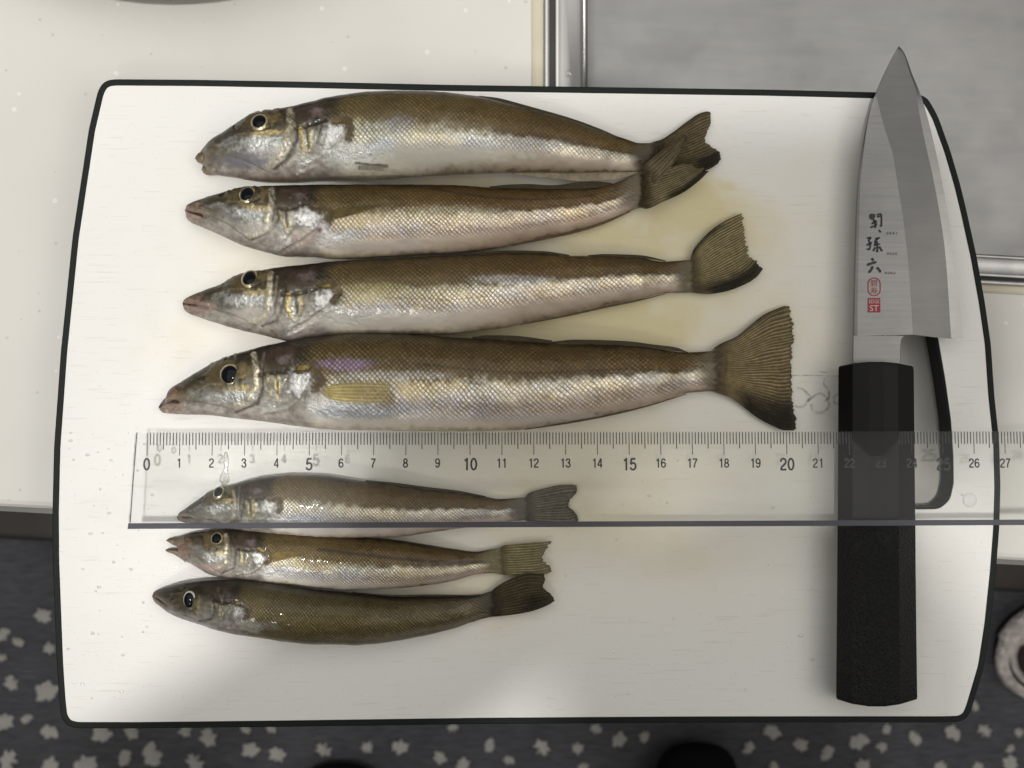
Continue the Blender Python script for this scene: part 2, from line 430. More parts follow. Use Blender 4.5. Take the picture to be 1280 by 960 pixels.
# cabinet front under the counter edge
cab = empty('kitchen_cabinet', (0, front_x(0), ZF), 'grey fronted cabinet just showing under the front edge of the countertop', 'cabinet')
ang = math.atan2(fr_[1] - fl[1], fr_[0] - fl[0])
def strip(name, off, z0, z1, depth, mat, par, x0=-.7, x1=.9):
    bm = bmesh.new(); box_bm(bm, x0, x1, 0, depth, z0, z1)
    me = bm_mesh(bm, name)
    me.transform(Matrix.Translation((0, front_x(0) + off, 0)) @ Matrix.Rotation(ang, 4, 'Z'))
    return link(name, me, mat, par, smooth=False)
strip('drawer_front', -.0030, -.16, -.030, .02, M['apron'], cab)
strip('door', .012, ZF + .09, -.165, .02, M['apron'], cab)

# sink: swept rim plus bowl
sink = empty('sink', (c1.x, rim_y(c1.x), ZC), 'brushed stainless steel sink partly hidden behind the cutting board', 'sink')
path = [((cx_, .5), (1, 0), 1.0), ((cx_, .3), (1, 0), 1.0), ((cx_, .15), (1, 0), 1.0)]
for a, q in zip(np.linspace(0, math.pi / 2, 9), corner):
    path.append((q, (math.cos(a), math.sin(a)), 1.0 - .3 * a / (math.pi / 2)))
for x in (.1, .2, .3, .6): path.append(((x, rim_y(x)), (-math.sin(math.atan(slope)), math.cos(math.atan(slope))), .70))
px1 = 1 / 3900 * .5 * 2 * 1.03
def sweep(prof, name, mat):
    V = []; n = len(prof)
    for (p, nn, k) in path:
        for (o, z) in prof:
            V.append((p[0] + nn[0] * o * px1 * k, p[1] + nn[1] * o * px1 * k, ZC + z))
    return link(name, mesh_np(name, V, grid_quads(len(path), n)), mat, sink)
sweep([(-14.5, .0003), (-13, .0006), (-1, .0006), (1, .0002)], 'sealant_bead', M['caulk'])
sweep([(-.5, -.001), (0, .0012), (1.5, .0018), (6, .0018), (8, .0012), (8.6, -.003)], 'rim_lip', M['sink_rim'])
sweep([(8, -.0028), (15, -.0028)], 'rim_groove', M['groove'])
sweep([(14, -.003), (14.4, .0006), (16, .0012), (20, .0008), (24, .0003), (46, -.0002), (49, .0006), (52, .0008), (55, .0), (57, -.003), (58.5, -.010), (60, -.03), (66, -.165), (70, -.172)], 'rim_flange', M['sink_rim'])
sweep([(60, -.1722), (75, -.1725), (110, -.172), (1800, -.174)], 'bowl', M['sink'])

# floor mat with pale tufts
ZM = ZF + .010
ml, mr = W(-1500, 672.5 - 1500 * .0525, ZM), W(3200, 672.5 + 3200 * .0525, ZM)
matroot = empty('floor_mat', (0, float((ml[1] + mr[1]) / 2), ZF), 'dark grey floor mat with pale snowflake tufts in front of the counter', 'floor mat')
link('pile', slab([np.array([ml[:2], mr[:2], (mr[0], -1.0), (ml[0], -1.0)])], ZF + .001, ZM, .002), M['mat'], matroot, smooth=False)
def tuft_mesh(seed):
    r = random.Random(seed); n = 22; V = [(0, 0, .0035)]; 
    arms = r.choice((5, 6, 6, 7)); ph = r.random() * 6
    for ring, (k, z) in enumerate(((.55, .003), (1.0, .0012))):
        for i in range(n):
            a = i / n * 2 * math.pi
            q = (.84 + .13 * math.cos(arms * a + ph) + .10 * math.cos(2 * a + ph * 2) + r.uniform(-.17, .17)) if ring else 1
            V.append((k * q * math.cos(a), k * q * math.sin(a) * .92, z))
    T = [(0, 1 + i, 1 + (i + 1) % n) for i in range(n)]
    Q = [(1 + i, 1 + n + i, 1 + n + (i + 1) % n, 1 + (i + 1) % n) for i in range(n)]
    return mesh_np('tuft', V, Q, T)
TUFTS = [(54,769,14),(23,802,10),(4,793,12),(2,821,9),(62,810,11),(15,853,13),(58,864,20),(6,902,16),(34,898,10),(62,915,14),(11,950,17),(64,956,15),(107,956,20),
 (127,917,17),(165,915,13),(156,947,14),(191,943,19),(244,952,15),(232,913,12),(261,921,16),(313,937,15),(347,943,14),(307,911,9),(339,911,8),(405,937,13),(459,934,11),(500,933,14),
 (550,947,12),(579,956,13),(612,931,12),(636,950,9),(677,934,14),(722,935,11),(745,911,10),(774,924,14),(805,922,9),(729,958,9),(935,934,11),(566,909,9),(958,914,8),(805,919,9),
 (966,915,14),(1000,930,13),(1033,941,14),(1073,927,16),(1097,932,5),(1078,957,14),(966,958,10),(1103,933,9),(1108,911,9),(1143,922,13),(1190,916,14),(1230,913,12),(1273,915,9),
 (1175,958,11),(1222,958,10),(1262,955,15),(1218,882,9),(1262,935,8)]
for _ in range(60):
    TUFTS.append((rnd.uniform(-200, 1500), rnd.uniform(965, 1200), rnd.uniform(9, 18)))
for _ in range(26):
    TUFTS.append((rnd.uniform(100, 1180), rnd.uniform(760, 890), rnd.uniform(9, 18)))
tm = [tuft_mesh(k) for k in range(7)]
ppm = F / np.linalg.norm(W(640, 900, ZM) - CAM)
for k, (x, y, r) in enumerate(TUFTS):
    o = bpy.data.objects.new('tuft', tm[k % 7]); COL.objects.link(o)
    if not tm[k % 7].materials: tm[k % 7].materials.append(M['tuft'])
    p = Wv(x, y, ZM); s = r / ppm * .76
    o.parent = matroot
    o.location = p - Vector(matroot.location) + Vector((0, 0, .0003)); o.scale = (s, s, 1); o.rotation_euler.z = rnd.random() * 6

# round dish cut by the top edge
dp = Wv(212, -422, ZC)
def lathe(prof, seg=96):
    V = [(r * math.cos(2 * math.pi * j / seg), r * math.sin(2 * math.pi * j / seg), z) for r, z in prof for j in range(seg)]
    return V, grid_quads(len(prof), seg, True)
V, Q = lathe([(.002, .004), (.060, .004), (.085, .010), (.107, .018), (.1085, .0195), (.110, .018), (.1095, .015), (.088, .005), (.065, .001), (.058, .001), (.002, .0015)])
V = [(x * 1.04, y * 1.04, z) for x, y, z in V]
me = mesh_np('dish', V, Q); me.transform(Matrix.Translation(dp))
tag(link('dish', me, M['dish']), 'round greyish dish cut off by the top edge, on the counter above the board corner', 'dish')

# ------------------------------------------------------------------ cutting board
OUT = [(144, 99), (250, 99.8), (400, 102.5), (560, 106), (760, 109), (960, 112), (1094, 115.3), (1150, 118.3), (1158.5, 122), (1164, 130), (1173, 147), (1188, 189), (1200, 230), (1208, 263), (1221, 322), (1231, 378),
       (1238.5, 430), (1243, 496), (1249, 552), (1250.5, 610), (1249, 660), (1245, 713), (1238, 780), (1230, 833), (1220, 867), (1214, 887), (1209, 897.5), (1200, 902.3), (1180, 903), (1000, 903), (850, 903.3), (600, 905), (350, 908.5),
       (170, 910.5), (96, 910.4), (84, 907.5), (76.5, 897), (74, 876), (71, 830), (68.6, 769), (66, 700), (65.6, 640), (67.5, 560), (76, 440), (90.6, 297), (111, 162), (122, 115), (127, 105), (134, 100.2)]
SLOT = [(1112, 318), (1124, 306), (1140, 312), (1152, 345), (1161, 380), (1170.5, 420), (1180, 475), (1187, 525), (1190, 570), (1190.5, 604), (1186, 624), (1174, 634.5), (1150, 635), (1120, 634), (1108, 622), (1104, 590), (1104, 500), (1105, 400), (1107, 345)]
def board_loop(pts, n=4): return px_loop(smooth_closed(pts, n))
BO = board_loop(OUT); BS = board_loop(SLOT)
board = empty('cutting_board', (0, 0, ZC), 'large white plastic cutting board with black rim, stained yellow, under the fish', 'cutting board')
BI = inset(BO, .00195)
link('panel', slab([BI, inset(BS, -.0005)], -.0098, 0.0), M['board'], board, smooth=False)
link('rim', slab([BO, inset(BO, .0020)], -.0105, .0003, .0003), M['rim'], board, smooth=False)
link('slot_liner', slab([inset(BS, -.0006), inset(BS, .0001)], -.0102, -.0006), M['rim'], board, smooth=False)
def dome(px, py, z, r, h, name, mat, par, seg=24, rings=6, sx=1, sy=1, rot=0):
    V = []
    for i in range(rings + 1):
        a = i / rings * math.pi / 2
        for j in range(seg):
            b = 2 * math.pi * j / seg
            V.append((r * math.cos(a) * math.cos(b) * sx, r * math.cos(a) * math.sin(b) * sy, h * math.sin(a)))
    me = mesh_np(name, V, grid_quads(rings + 1, seg, True))
    me.transform(Matrix.Translation(Wv(px, py, z)) @ Matrix.Rotation(rot, 4, 'Z'))
    return link(name, me, mat, par)
dome(1212, 625, 0.0, .0024, .0006, 'button', M['white'], board)
for x, y in ((160, 140), (1130, 150), (100, 600), (1000, 600), (600, 560)):
    V, Q = lathe([(.001, -.0030), (.005, -.0030), (.0055, -.0015), (.0055, .0006)], 20)
    me = mesh_np('foot', V, Q); me.transform(Matrix.Translation(Wv(x, y, -.0105)))
    link('foot', me, M['rim'], board)
def ribbon(pts, wd, z, name, mat, par, world=False, taper=True, zfun=None):
    P = resample(pts, max(6, len(pts) * 5)); n = len(P)
    t = np.gradient(P, axis=0); t /= np.hypot(*t.T)[:, None] + 1e-9
    nn = np.stack([-t[:, 1], t[:, 0]], 1)
    s = np.linspace(0, 1, n)
    ww = wd * (np.interp(s, [0, .12, .6, 1], [.55, 1, .9, .35]) if taper else np.ones(n)) / 2
    a = P + nn * ww[:, None]; b = P - nn * ww[:, None]
    Z = np.full(n, z) if zfun is None else zfun(P[:, 0], P[:, 1])
    V = np.stack([W(a[:, 0], a[:, 1], Z), W(b[:, 0], b[:, 1], Z)], 1).reshape(-1, 3)
    me = mesh_np(name, V, grid_quads(n, 2)[:, ::-1])
    return link(name, me, mat, par, smooth=False)
t_ = NT('worn_print'); t_.bsdf(Base_Color=(.42, .40, .36, 1), Roughness=.5, Alpha=t_.ramp(t_.noise(t_.obj(), 500, 3), [(.35, .08), (.65, .5)]))
M['worn'] = t_.m
for pts in ([(1031, 472), (1030, 480), (1036, 488), (1036, 497), (1030, 502)], [(1014, 505), (1016, 513), (1023, 516), (1032, 513), (1036, 506), (1034, 498), (1025, 492), (1015, 497), (1008, 503)],
            [(996, 484), (1002, 486), (1008, 491), (1014, 496)], [(994, 508), (1002, 509), (1008, 504), (1012, 498)], [(1048, 492), (1042, 497), (1043, 503), (1048, 505)]):
    ribbon(pts, 3.2, .00025, 'worn_print', M['worn'], board, taper=False)
ribbon([(990, 469.5), (1010, 469.3), (1048, 470)], 1.3, .0002, 'knife_score', M['worn'], board, taper=False)
ribbon([(1024, 464.5), (1032, 465.5), (1041, 463.5)], 1.8, .0002, 'knife_score', M['worn'], board)

# ------------------------------------------------------------------ fish
HEADW = 200.0
def build_fish(d):
    top, bot = np.array(d['top'], float), np.array(d['bot'], float)
    x0 = max(top[0, 0], bot[0, 0]); x1 = min(top[-1, 0], bot[-1, 0])
    gill = d.get('gill', x0 + 150); HL = gill - x0
    n = int((x1 - x0) / d.get('step', 1.3))
    s_ = np.linspace(0, 1, n); X = x0 + (x1 - x0) * (s_ * .9 + .1 * s_ ** 2)
    X[:6] = x0 + np.array([0, .15, .5, 1.0, 1.7, 2.6])[:6] * (X[6] - x0) / 3.6
    Tp = pchip(X, top[:, 0], top[:, 1]); Bp = pchip(X, bot[:, 0], bot[:, 1])
    tt = (X - x0) / (x1 - x0)
    ratio = np.interp(tt, [0, .06, .2, .35, .6, .85, 1], d.get('thick', [.75, .80, .74, .76, .72, .58, .42]))
    hw = np.abs(Bp - Tp) / 2 / 3900
    b = np.maximum(hw * ratio, .0012)
    zmid_end = float(b[-1])
    taper_n = np.interp(X, [x1 - d.get('tap', 70), x1 - 35, x1], [1, .62, .10]) if d.get('head', True) else 1.0
    zl = (b - b * taper_n) + d.get('lift', 0.0) + np.interp(tt, [0, .8, 1], [0, 0, d.get('tail_lift', 0.0)])
    b = b * taper_n
    TW, BW = W(X, Tp, b + zl), W(X, Bp, b + zl)
    nv, nh = d.get('nv', 90), 34
    ph = np.concatenate([np.linspace(0, math.pi, nv), np.linspace(math.pi, 2 * math.pi, nh)[1:-1]])
    cs, sn = np.cos(ph), np.sin(ph)
    ctr = (TW + BW) / 2; hv = (TW - BW) / 2
    zz = b[:, None] * (np.sign(sn) * np.abs(sn) ** .88)[None, :]
    V = ctr[:, None, :] + hv[:, None, :] * cs[None, :, None]
    V = V.copy(); V[..., 2] += zz
    f = np.broadcast_to((1 - cs) / 2, zz.shape)
    PX = np.broadcast_to(X[:, None], zz.shape); PY = Tp[:, None] + f * (Bp - Tp)[:, None]
    s = (PX - x0) / HL
    # ---- colour
    fp, rp = d['front'], d['rear']
    k = sstep(d.get('mix0', .28), d.get('mix1', .75), tt)[:, None]
    fw = f + (vnoise(PX / 28, PY / 9, 5 + d['seed'], 2) - .5) * .07 + (vnoise(PX / 6, PY / 5, 15 + d['seed'], 2) - .5) * .10
    C = np.zeros(zz.shape + (3,)); ME = np.zeros(zz.shape)
    for c in range(3):
        C[..., c] = np.interp(fw, [q[0] for q in fp], [q[1][c] for q in fp]) * (1 - k) + np.interp(fw, [q[0] for q in rp], [q[1][c] for q in rp]) * k
    ME = np.interp(fw, [q[0] for q in fp], [q[2] for q in fp]) * (1 - k) + np.interp(fw, [q[0] for q in rp], [q[2] for q in rp]) * k
    n1 = vnoise(PX / 34, PY / 13, 11 + d['seed'], 3)
    pearl = vnoise(PX / 40, PY / 16, 21 + d['seed'], 2)
    C *= (.78 + .44 * n1)[..., None]
    silver = np.clip(ME * 1.6, 0, 1)[..., None]
    C *= 1 + silver * (np.array([.10, .03, -.14])[None, None] * (pearl - .5)[..., None] * 3.2)
    mask = sstep(.76, .9, s - .55 * np.maximum(f - .3, 0)) * (1 - sstep(d.get('sc0', .70), d.get('sc1', .86), f)) * (1 - sstep(.965, 1.0, tt))[:, None]
    spark = np.full(zz.shape, .05)
    hgt = np.zeros(zz.shape)
    if d.get('head', True):
        hm = 1 - sstep(.93, 1.06, s + .05 * np.sin(f * 9))
        dk = d.get('dark', 1.0)
        hp = [(0, (.018, .014, .008), .0), (.16, (.040, .031, .016), .05), (.33, (.085, .07, .042), .1), (.48, (.22, .205, .16), .3), (.68, (.40, .385, .34), .35), (.88, (.50, .46, .41), .15), (1, (.36, .30, .25), .05)]
        fh = f + (vnoise(PX / 11, PY / 8, 31 + d['seed'], 2) - .5) * .16
        HC = np.stack([np.interp(fh, [q[0] for q in hp], [q[1][c] for q in hp]) for c in range(3)], -1) * dk
        HC *= (.48 + .6 * vnoise(PX / 7, PY / 5, 41 + d['seed'], 3))[..., None]
        C = C * (1 - hm[..., None]) + HC * hm[..., None]
        ME = ME * (1 - hm) + np.interp(fh, [q[0] for q in hp], [q[2] for q in hp]) * hm
        spark = spark + hm * .30 * sstep(.3, .5, f)
        mot = vnoise(PX / 4.2, PY / 3.6, 51 + d['seed'], 2)
        mot2 = vnoise(PX / 3.0, PY / 2.6, 61 + d['seed'], 3); jr = random.Random(d['seed'] * 13)
        jit = lambda: jr.uniform(-.02, .02)
        hk = d.get('hk', 1.0)
        sc = HL / HEADW
        def apply(wt, col, met, h, sp=0.):
            nonlocal C, ME, spark, hgt, mask
            wt = np.clip(wt, 0, 1)
            C = C * (1 - wt[..., None]) + np.array(col) * dk * wt[..., None]
            ME = ME * (1 - wt) + met * wt; hgt = hgt + h * wt; spark = np.maximum(spark, sp * wt); mask = mask * (1 - .85 * wt)
        def blob(bs, bf, rs, rf, col, met=.0, st=1., h=0., sp=0., rough=1.0):
            if met > .4: st = st * hk * (.6 + .4 * sstep(.3, .6, mot2))
            bs, bf = bs + jit(), bf + jit()
            q = np.hypot((s - bs) / rs, (f - bf) / rf) + (mot - .5) * rough
            apply((1 - sstep(.4, 1.05, q)) * st, col, met, h * 1.5, sp)
        upper = np.sin(ph)[None, :] > -.15
        def topy(sx): return np.interp(x0 + sx * HL, X, Tp)
        def pxof(p): 
            xx = x0 + p[0] * HL; t_, b_ = np.interp(xx, X, Tp), np.interp(xx, X, Bp); return (xx, t_ + p[1] * (b_ - t_))
        def stroke(pts, wd, col, met=.0, st=1., h=0., sp=0., rough=1.3):
            if met > .3:
                st = st * hk * (.25 + .75 * sstep(.35, .62, mot2)) * jr.choice((.5, .8, 1., 1.)); col = tuple(np.array(col) * .95)
                wd = wd * jr.uniform(.7, 1.25)
            pts = [(p_[0] + jit(), p_[1] + jit() * 1.6) for p_ in pts]
            q = seg_dist(PX, PY, [pxof(p) for p in pts]) / (wd * sc * .5) + (mot - .5) * rough
            apply((1 - (sstep(.35, 1.35, q) if met > .3 else sstep(.6, 1.15, q))) * st * upper, col, met, h * 1.7, sp)
        es, ef = (d['eye'][0] - x0) / HL, None
        j = np.argmin(abs(X - d['eye'][0])); ef = (d['eye'][1] - Tp[j]) / (Bp[j] - Tp[j])
        er = d['eye'][2] / HL; erf = d['eye'][2] / (Bp[j] - Tp[j])
        lip = d.get('lip', (.22, .13, .095))
        blob(.05, .6, .13, .55, lip, .0, .75)
        blob(.20, .55, .13, .22, (.17, .155, .115), .25, .7, 0, .3)
        blob(es - .17, ef + .20, .10, .10, (.24, .245, .235), .45, .9, -.0001, .5)
        blob(es + .02, ef + .36, .19, .15, (.60, .62, .60), .85, .85, .0, .9)
        blob(es + .07, ef + .24, .13, .055, (.55, .42, .17), .7, .75, .0, .7)
        blob(es - .02, ef, er * 2.3, erf * 2.0, (.10, .075, .035), .2, .8, .0003)
        blob(es + .12, ef + .02, .06, .13, (.20, .15, .07), .4, .6)
        # preopercle bar, gold-silver
        pb = d.get('bar', .615)
        stroke([(pb, .12), (pb + .015, .3), (pb + .012, .5), (pb - .01, .66), (pb - .07, .78), (pb - .14, .83)], 8, (.80, .72, .52), .8, .95, .00025, .6, .7)
        stroke([(pb + .04, .12), (pb + .055, .4), (pb + .04, .68), (pb - .03, .84)], 4, (.20, .18, .14), .1, .6, -.0002)
        blob(.76, .18, .13, .16, (.05, .032, .022), .05, .92)
        blob(.80, .21, .07, .07, (.24, .18, .19), .45, .55, .0002, .5)
        blob(.74, .55, .075, .22, (.36, .36, .31), .5, .8, .0002, .4)
        stroke([(.66, .36), (.75, .385), (.86, .345)], 6, (.025, .018, .012), 0, .95, -.0003)
        stroke([(.695, .40), (.71, .58), (.725, .72)], 5.5, (.68, .52, .18), .75, .9, .00012, .5)
        stroke([(.735, .40), (.742, .62)], 4, (.07, .05, .02), .1, .9, -.0001)
        stroke([(.77, .42), (.765, .6), (.75, .7)], 6, (.66, .52, .22), .7, .9, .0001, .5)
        stroke([(.83, .40), (.79, .6), (.73, .80)], 3.5, (.24, .22, .17), .2, .7, -.0002)
        blob(.72, .80, .07, .12, (.66, .66, .62), .8, .7, .0001, .9)
        blob(.91, .52, .095, .17, (.93, .93, .92), .45, .95, .0004, .8)
        stroke([(.985, .46), (.93, .66), (.84, .80), (.70, .92)], 5, (.30, .25, .21), .1, .7, -.0004)
        stroke([(.955, .52), (.90, .68), (.81, .81), (.66, .91)], 6, (.80, .79, .75), .5, .75, .0003, .5)
        stroke([(.91, .34), (.97, .345), (1.015, .41), (1.025, .50), (.995, .58)], 12, (.085, .055, .016), .1, .95, -.0002)
        stroke([(.905, .35), (.96, .355)], 5, (.45, .33, .08), .4, .7)
        blob(1.06, .76, .17, .15, (.86, .86, .84), .45, .85, .0, .9, .8)
        blob(1.20, .70, .16, .10, (.64, .66, .70), .75, .6, .0, .8, .8)
        stroke([(.60, .10), (.655, .30), (.66, .55), (.62, .76), (.50, .90)], 3.2, (.06, .045, .03), 0, .75, -.0003)
        stroke([(.18, .62), (.30, .74), (.46, .88)], 3, (.16, .13, .10), 0, .6, -.0002)
        stroke([(es - .07, ef + .12), (es + .02, ef + .19), (es + .10, ef + .12)], 3, (.05, .038, .02), 0, .6, -.0002)
        # mouth
        if d.get('mouth', True):
            mf = d.get('mouth_f', .5)
            stroke([(-.01, mf), (.05, mf + .04), (.10, mf + .12), (.15, mf + .2)], 4, (.035, .02, .015), 0, .95, -.0005)
            stroke([(.02, mf + .16), (.09, mf + .27), (.16, mf + .33)], 5, (.40, .30, .25), .2, .6, .0003, .4)
            stroke([(.03, mf - .13), (.10, mf - .04), (.17, mf + .10)], 5, (.30, .22, .16), .2, .6, .0003, .4)
        stroke([(es - .16, ef - .05), (es - .145, ef - .05)], 5, (.01, .008, .006), 0, .9, -.0003)
        stroke([(es - .26, ef + .2), (es - .1, ef + .12), (es + .02, ef + .17)], 3, (.50, .42, .22), .6, .3, 0, .4)
    if d.get('head', True):
        crisp = vnoise(PX / 2.6, PY / 2.2, 71 + d['seed'], 2)
        crisp2 = vnoise(PX / 8, PY / 6, 81 + d['seed'], 3)
        C *= np.clip(1 + hm * ((crisp - .5) * .45 + (crisp2 - .5) * .7), .25, 2.)[..., None]
    for (bx, by, rx, ry, col, met, st) in d.get('spots', []):
        q = np.hypot((PX - bx) / rx, (PY - by) / ry) + (vnoise(PX / 6, PY / 4, 77, 2) - .5) * .5
        wt = (1 - sstep(.4, 1.0, q)) * st * (np.sin(ph)[None, :] > 0)
        C = C * (1 - wt[..., None]) + np.array(col) * wt[..., None]; ME = ME * (1 - wt) + met * wt
    for (pts, wd, col, st) in d.get('lines', []):
        wt = (1 - sstep(.4, 1.0, seg_dist(PX, PY, pts) / wd + (vnoise(PX / 5, PY / 5, 9, 2) - .5) * .6)) * st * (np.sin(ph)[None, :] > -.1)
        C = C * (1 - wt[..., None]) + np.array(col) * wt[..., None]; ME = ME * (1 - wt)
    if d.get('head', True):
        wt = sstep(x1 - 34, x1 - 9, PX + 9 * (1 - (2 * f - 1) ** 2) + (vnoise(PX / 5, PY / 3, 91, 2) - .5) * 8)
        C = C * (1 - wt[..., None]) + np.array((d['tail'][0] if isinstance(d['tail'], list) else d['tail'])['mem']) * .66 * wt[..., None]; ME = ME * (1 - wt); mask = mask * (1 - .5 * wt)
    # relief: displace along the section normal
    hgt = hgt + (vnoise(PX / 9, PY / 7, 3 + d['seed'], 3) - .5) * .00022
    nrm = np.stack([np.broadcast_to(np.zeros_like(zz), zz.shape), np.broadcast_to(cs[None], zz.shape), np.broadcast_to(sn[None], zz.shape)], -1)
    damp = np.minimum(1, tt * 25)[:, None] * (np.sin(ph)[None, :] > -.05)
    V = V + nrm * (hgt * damp)[..., None]
    V[..., 2] = np.maximum(V[..., 2], .00015)
    # scale coordinates
    L = np.concatenate([[0], np.cumsum(np.hypot(np.diff(X), np.diff((Tp + Bp) / 2)))])
    peri = np.cumsum(np.concatenate([[0], np.hypot(np.diff(cs), np.diff(sn) * .75)]))
    sp_ = d.get('scale', 7.0) * .86
    uu = L / sp_
    rows = round(float(np.max(Bp - Tp)) / 2 / (sp_ * 1.12) * 2) / 2
    fall = np.clip(((Bp - Tp) / np.max(Bp - Tp)), .35, 1)
    vv = (peri[None, :] - peri[nv // 2]) * rows * (fall[:, None] ** .7)
    nvt = zz.shape[1]
    Q = grid_quads(n, nvt, True)
    V = V.reshape(-1, 3)
    cap0 = len(V); V = np.concatenate([V, [V[:nvt].mean(0)], [V[-nvt:].mean(0)]])
    jj = np.arange(nvt); base = (n - 1) * nvt
    T = np.concatenate([np.stack([np.full(nvt, cap0), jj, (jj + 1) % nvt], 1), np.stack([np.full(nvt, cap0 + 1), base + (jj + 1) % nvt, base + jj], 1)])
    me = mesh_np('body', V, Q, T)
    ex = lambda A: np.concatenate([A.reshape(len(V) - 2, -1), A.reshape(n, nvt, -1)[0, :1], A.reshape(n, nvt, -1)[-1, :1]])
    set_col(me, 'Col', np.clip(ex(C), 0.003, .95))
    set_col(me, 'prm', ex(np.stack([mask, np.clip(ME, 0, 1), np.clip(spark, 0, 1)], -1)))
    set_uv(me, ex(np.stack([np.broadcast_to(uu[:, None], zz.shape), vv], -1)))
    def surf(px, py, lift=0.):
        j = np.interp(px, X, np.arange(n)); 
        t_ = np.interp(px, X, Tp); b_ = np.interp(px, X, Bp); bb = np.interp(px, X, b); zo = np.interp(px, X, zl)
        ff = np.clip((py - t_) / (b_ - t_), 0, 1)
        return zo + bb + bb * np.clip(1 - (1 - 2 * ff) ** 2, 0, 1) ** .44 + lift
    return me, surf, (X, Tp, Bp, b + zl)

def patch(name, Up, Lo, Re, zf, par, ray, mem, nu=70, nv=120, rays=22, fr=2.5, dark=None, alpha=(1., 1.), th=.0005, relief=.00022, seed=0, raystr=1.0, start=.0):
    """a fin as a closed thin solid: upper edge, lower edge (base -> tip) and trailing edge traced in the photo"""
    Ua, La = resample(Up, nu), resample(Lo, nu)
    Rb = resample(Re, nv) if Re is not None else None
    a = np.linspace(0, 1, nu)[:, None]; bb = np.linspace(0, 1, nv)[None, :]
    base = Ua[0] + (La[0] - Ua[0]) * np.linspace(0, 1, nv)[:, None]
    if Rb is None: Rb = Ua[-1] + (La[-1] - Ua[-1]) * np.linspace(0, 1, nv)[:, None]
    rv = np.random.RandomState(seed)
    jag = np.interp(np.linspace(0, rays * 2, nv), np.arange(rays * 2 + 1), rv.uniform(-1, .7, rays * 2 + 1)) * fr
    jag = jag * np.minimum(1, np.minimum(np.linspace(0, 1, nv), np.linspace(1, 0, nv)) * 12)
    dirv = Rb - base; dirv /= np.hypot(*dirv.T)[:, None] + 1e-9
    Rj = Rb + dirv * jag[:, None]
    P = ((1 - bb)[..., None] * Ua[:, None] + bb[..., None] * La[:, None] + (1 - a)[..., None] * base[None] + a[..., None] * Rj[None]
         - ((1 - a) * (1 - bb))[..., None] * Ua[0] - ((1 - a) * bb)[..., None] * La[0] - (a * (1 - bb))[..., None] * Rj[0] - (a * bb)[..., None] * Rj[-1])
    AA, BB = np.broadcast_arrays(a, bb)
    wig = BB + (vnoise(AA * 3, BB * 9, seed, 2) - .5) * .03
    wave = .5 + .5 * np.cos(wig * rays * 2 * math.pi)
    wave2 = .5 + .5 * np.cos(wig * rays * 4 * math.pi + 1.5) * sstep(.45, .8, AA)
    stripe = np.clip(wave ** 3 * .8 + wave2 * .25, 0, 1) * sstep(start, start + .12, AA)
    Z = zf(AA, BB, P)
    hz = relief * stripe
    top = W(P[..., 0], P[..., 1], Z + th / 2 + hz).reshape(-1, 3)
    low = W(P[..., 0], P[..., 1], Z - th / 2).reshape(-1, 3)
    N = nu * nv
    q = grid_quads(nu, nv)
    i = np.arange(nu - 1); j = np.arange(nv - 1)
    side = [np.stack([i * nv, i * nv + N, (i + 1) * nv + N, (i + 1) * nv], 1), np.stack([i * nv + nv - 1, (i + 1) * nv + nv - 1, (i + 1) * nv + nv - 1 + N, i * nv + nv - 1 + N], 1),
            np.stack([(nu - 1) * nv + j, (nu - 1) * nv + j + N, (nu - 1) * nv + j + 1 + N, (nu - 1) * nv + j + 1], 1), np.stack([j, j + 1, j + 1 + N, j + N], 1)]
    me = mesh_np(name, np.concatenate([top, low]), np.concatenate([q, q[:, ::-1] + N] + side))
    if name in ('tail_fin', 'tail_lobe'):
        stripe = stripe * sstep(.03, .3, AA)
    if name in ('tail_fin', 'tail_lobe'): mem = tuple(q * .50 for q in mem); ray = tuple(q * .95 for q in ray)
    me_c = np.array(mem)[None, None] * (1 - stripe[..., None] * raystr) + np.array(ray)[None, None] * stripe[..., None] * raystr
    me_c = me_c * (.75 + .5 * vnoise(P[..., 0] / 9, P[..., 1] / 6, 3 + seed, 3))[..., None]
    if dark is not None:
        wt = np.clip(dark(AA, BB) + (vnoise(AA * 9, BB * 26, 8 + seed, 2) - .5) * .35, 0, 1)[..., None]
        me_c = me_c * (1 - wt) + np.array((.018, .014, .008)) * wt
    al = alpha[0] + (alpha[1] - alpha[0]) * AA + stripe * .15
    if name in ('tail_fin', 'tail_lobe'):
        al = al * sstep(.0, .13, AA + (vnoise(AA * 4, BB * 30, 55 + seed, 2) - .5) * .10)
    if name == 'pectoral_fin':
        al = al * (.35 + .65 * sstep(0, .14, BB) * sstep(1, .86, BB)) * (.3 + .7 * sstep(0, .22, AA))
    cc = np.concatenate([me_c, np.clip(al, 0, 1)[..., None]], -1).reshape(-1, 4)
    set_col(me, 'Col', np.concatenate([cc, cc]))
    return link(name, me, M['fin'], par)

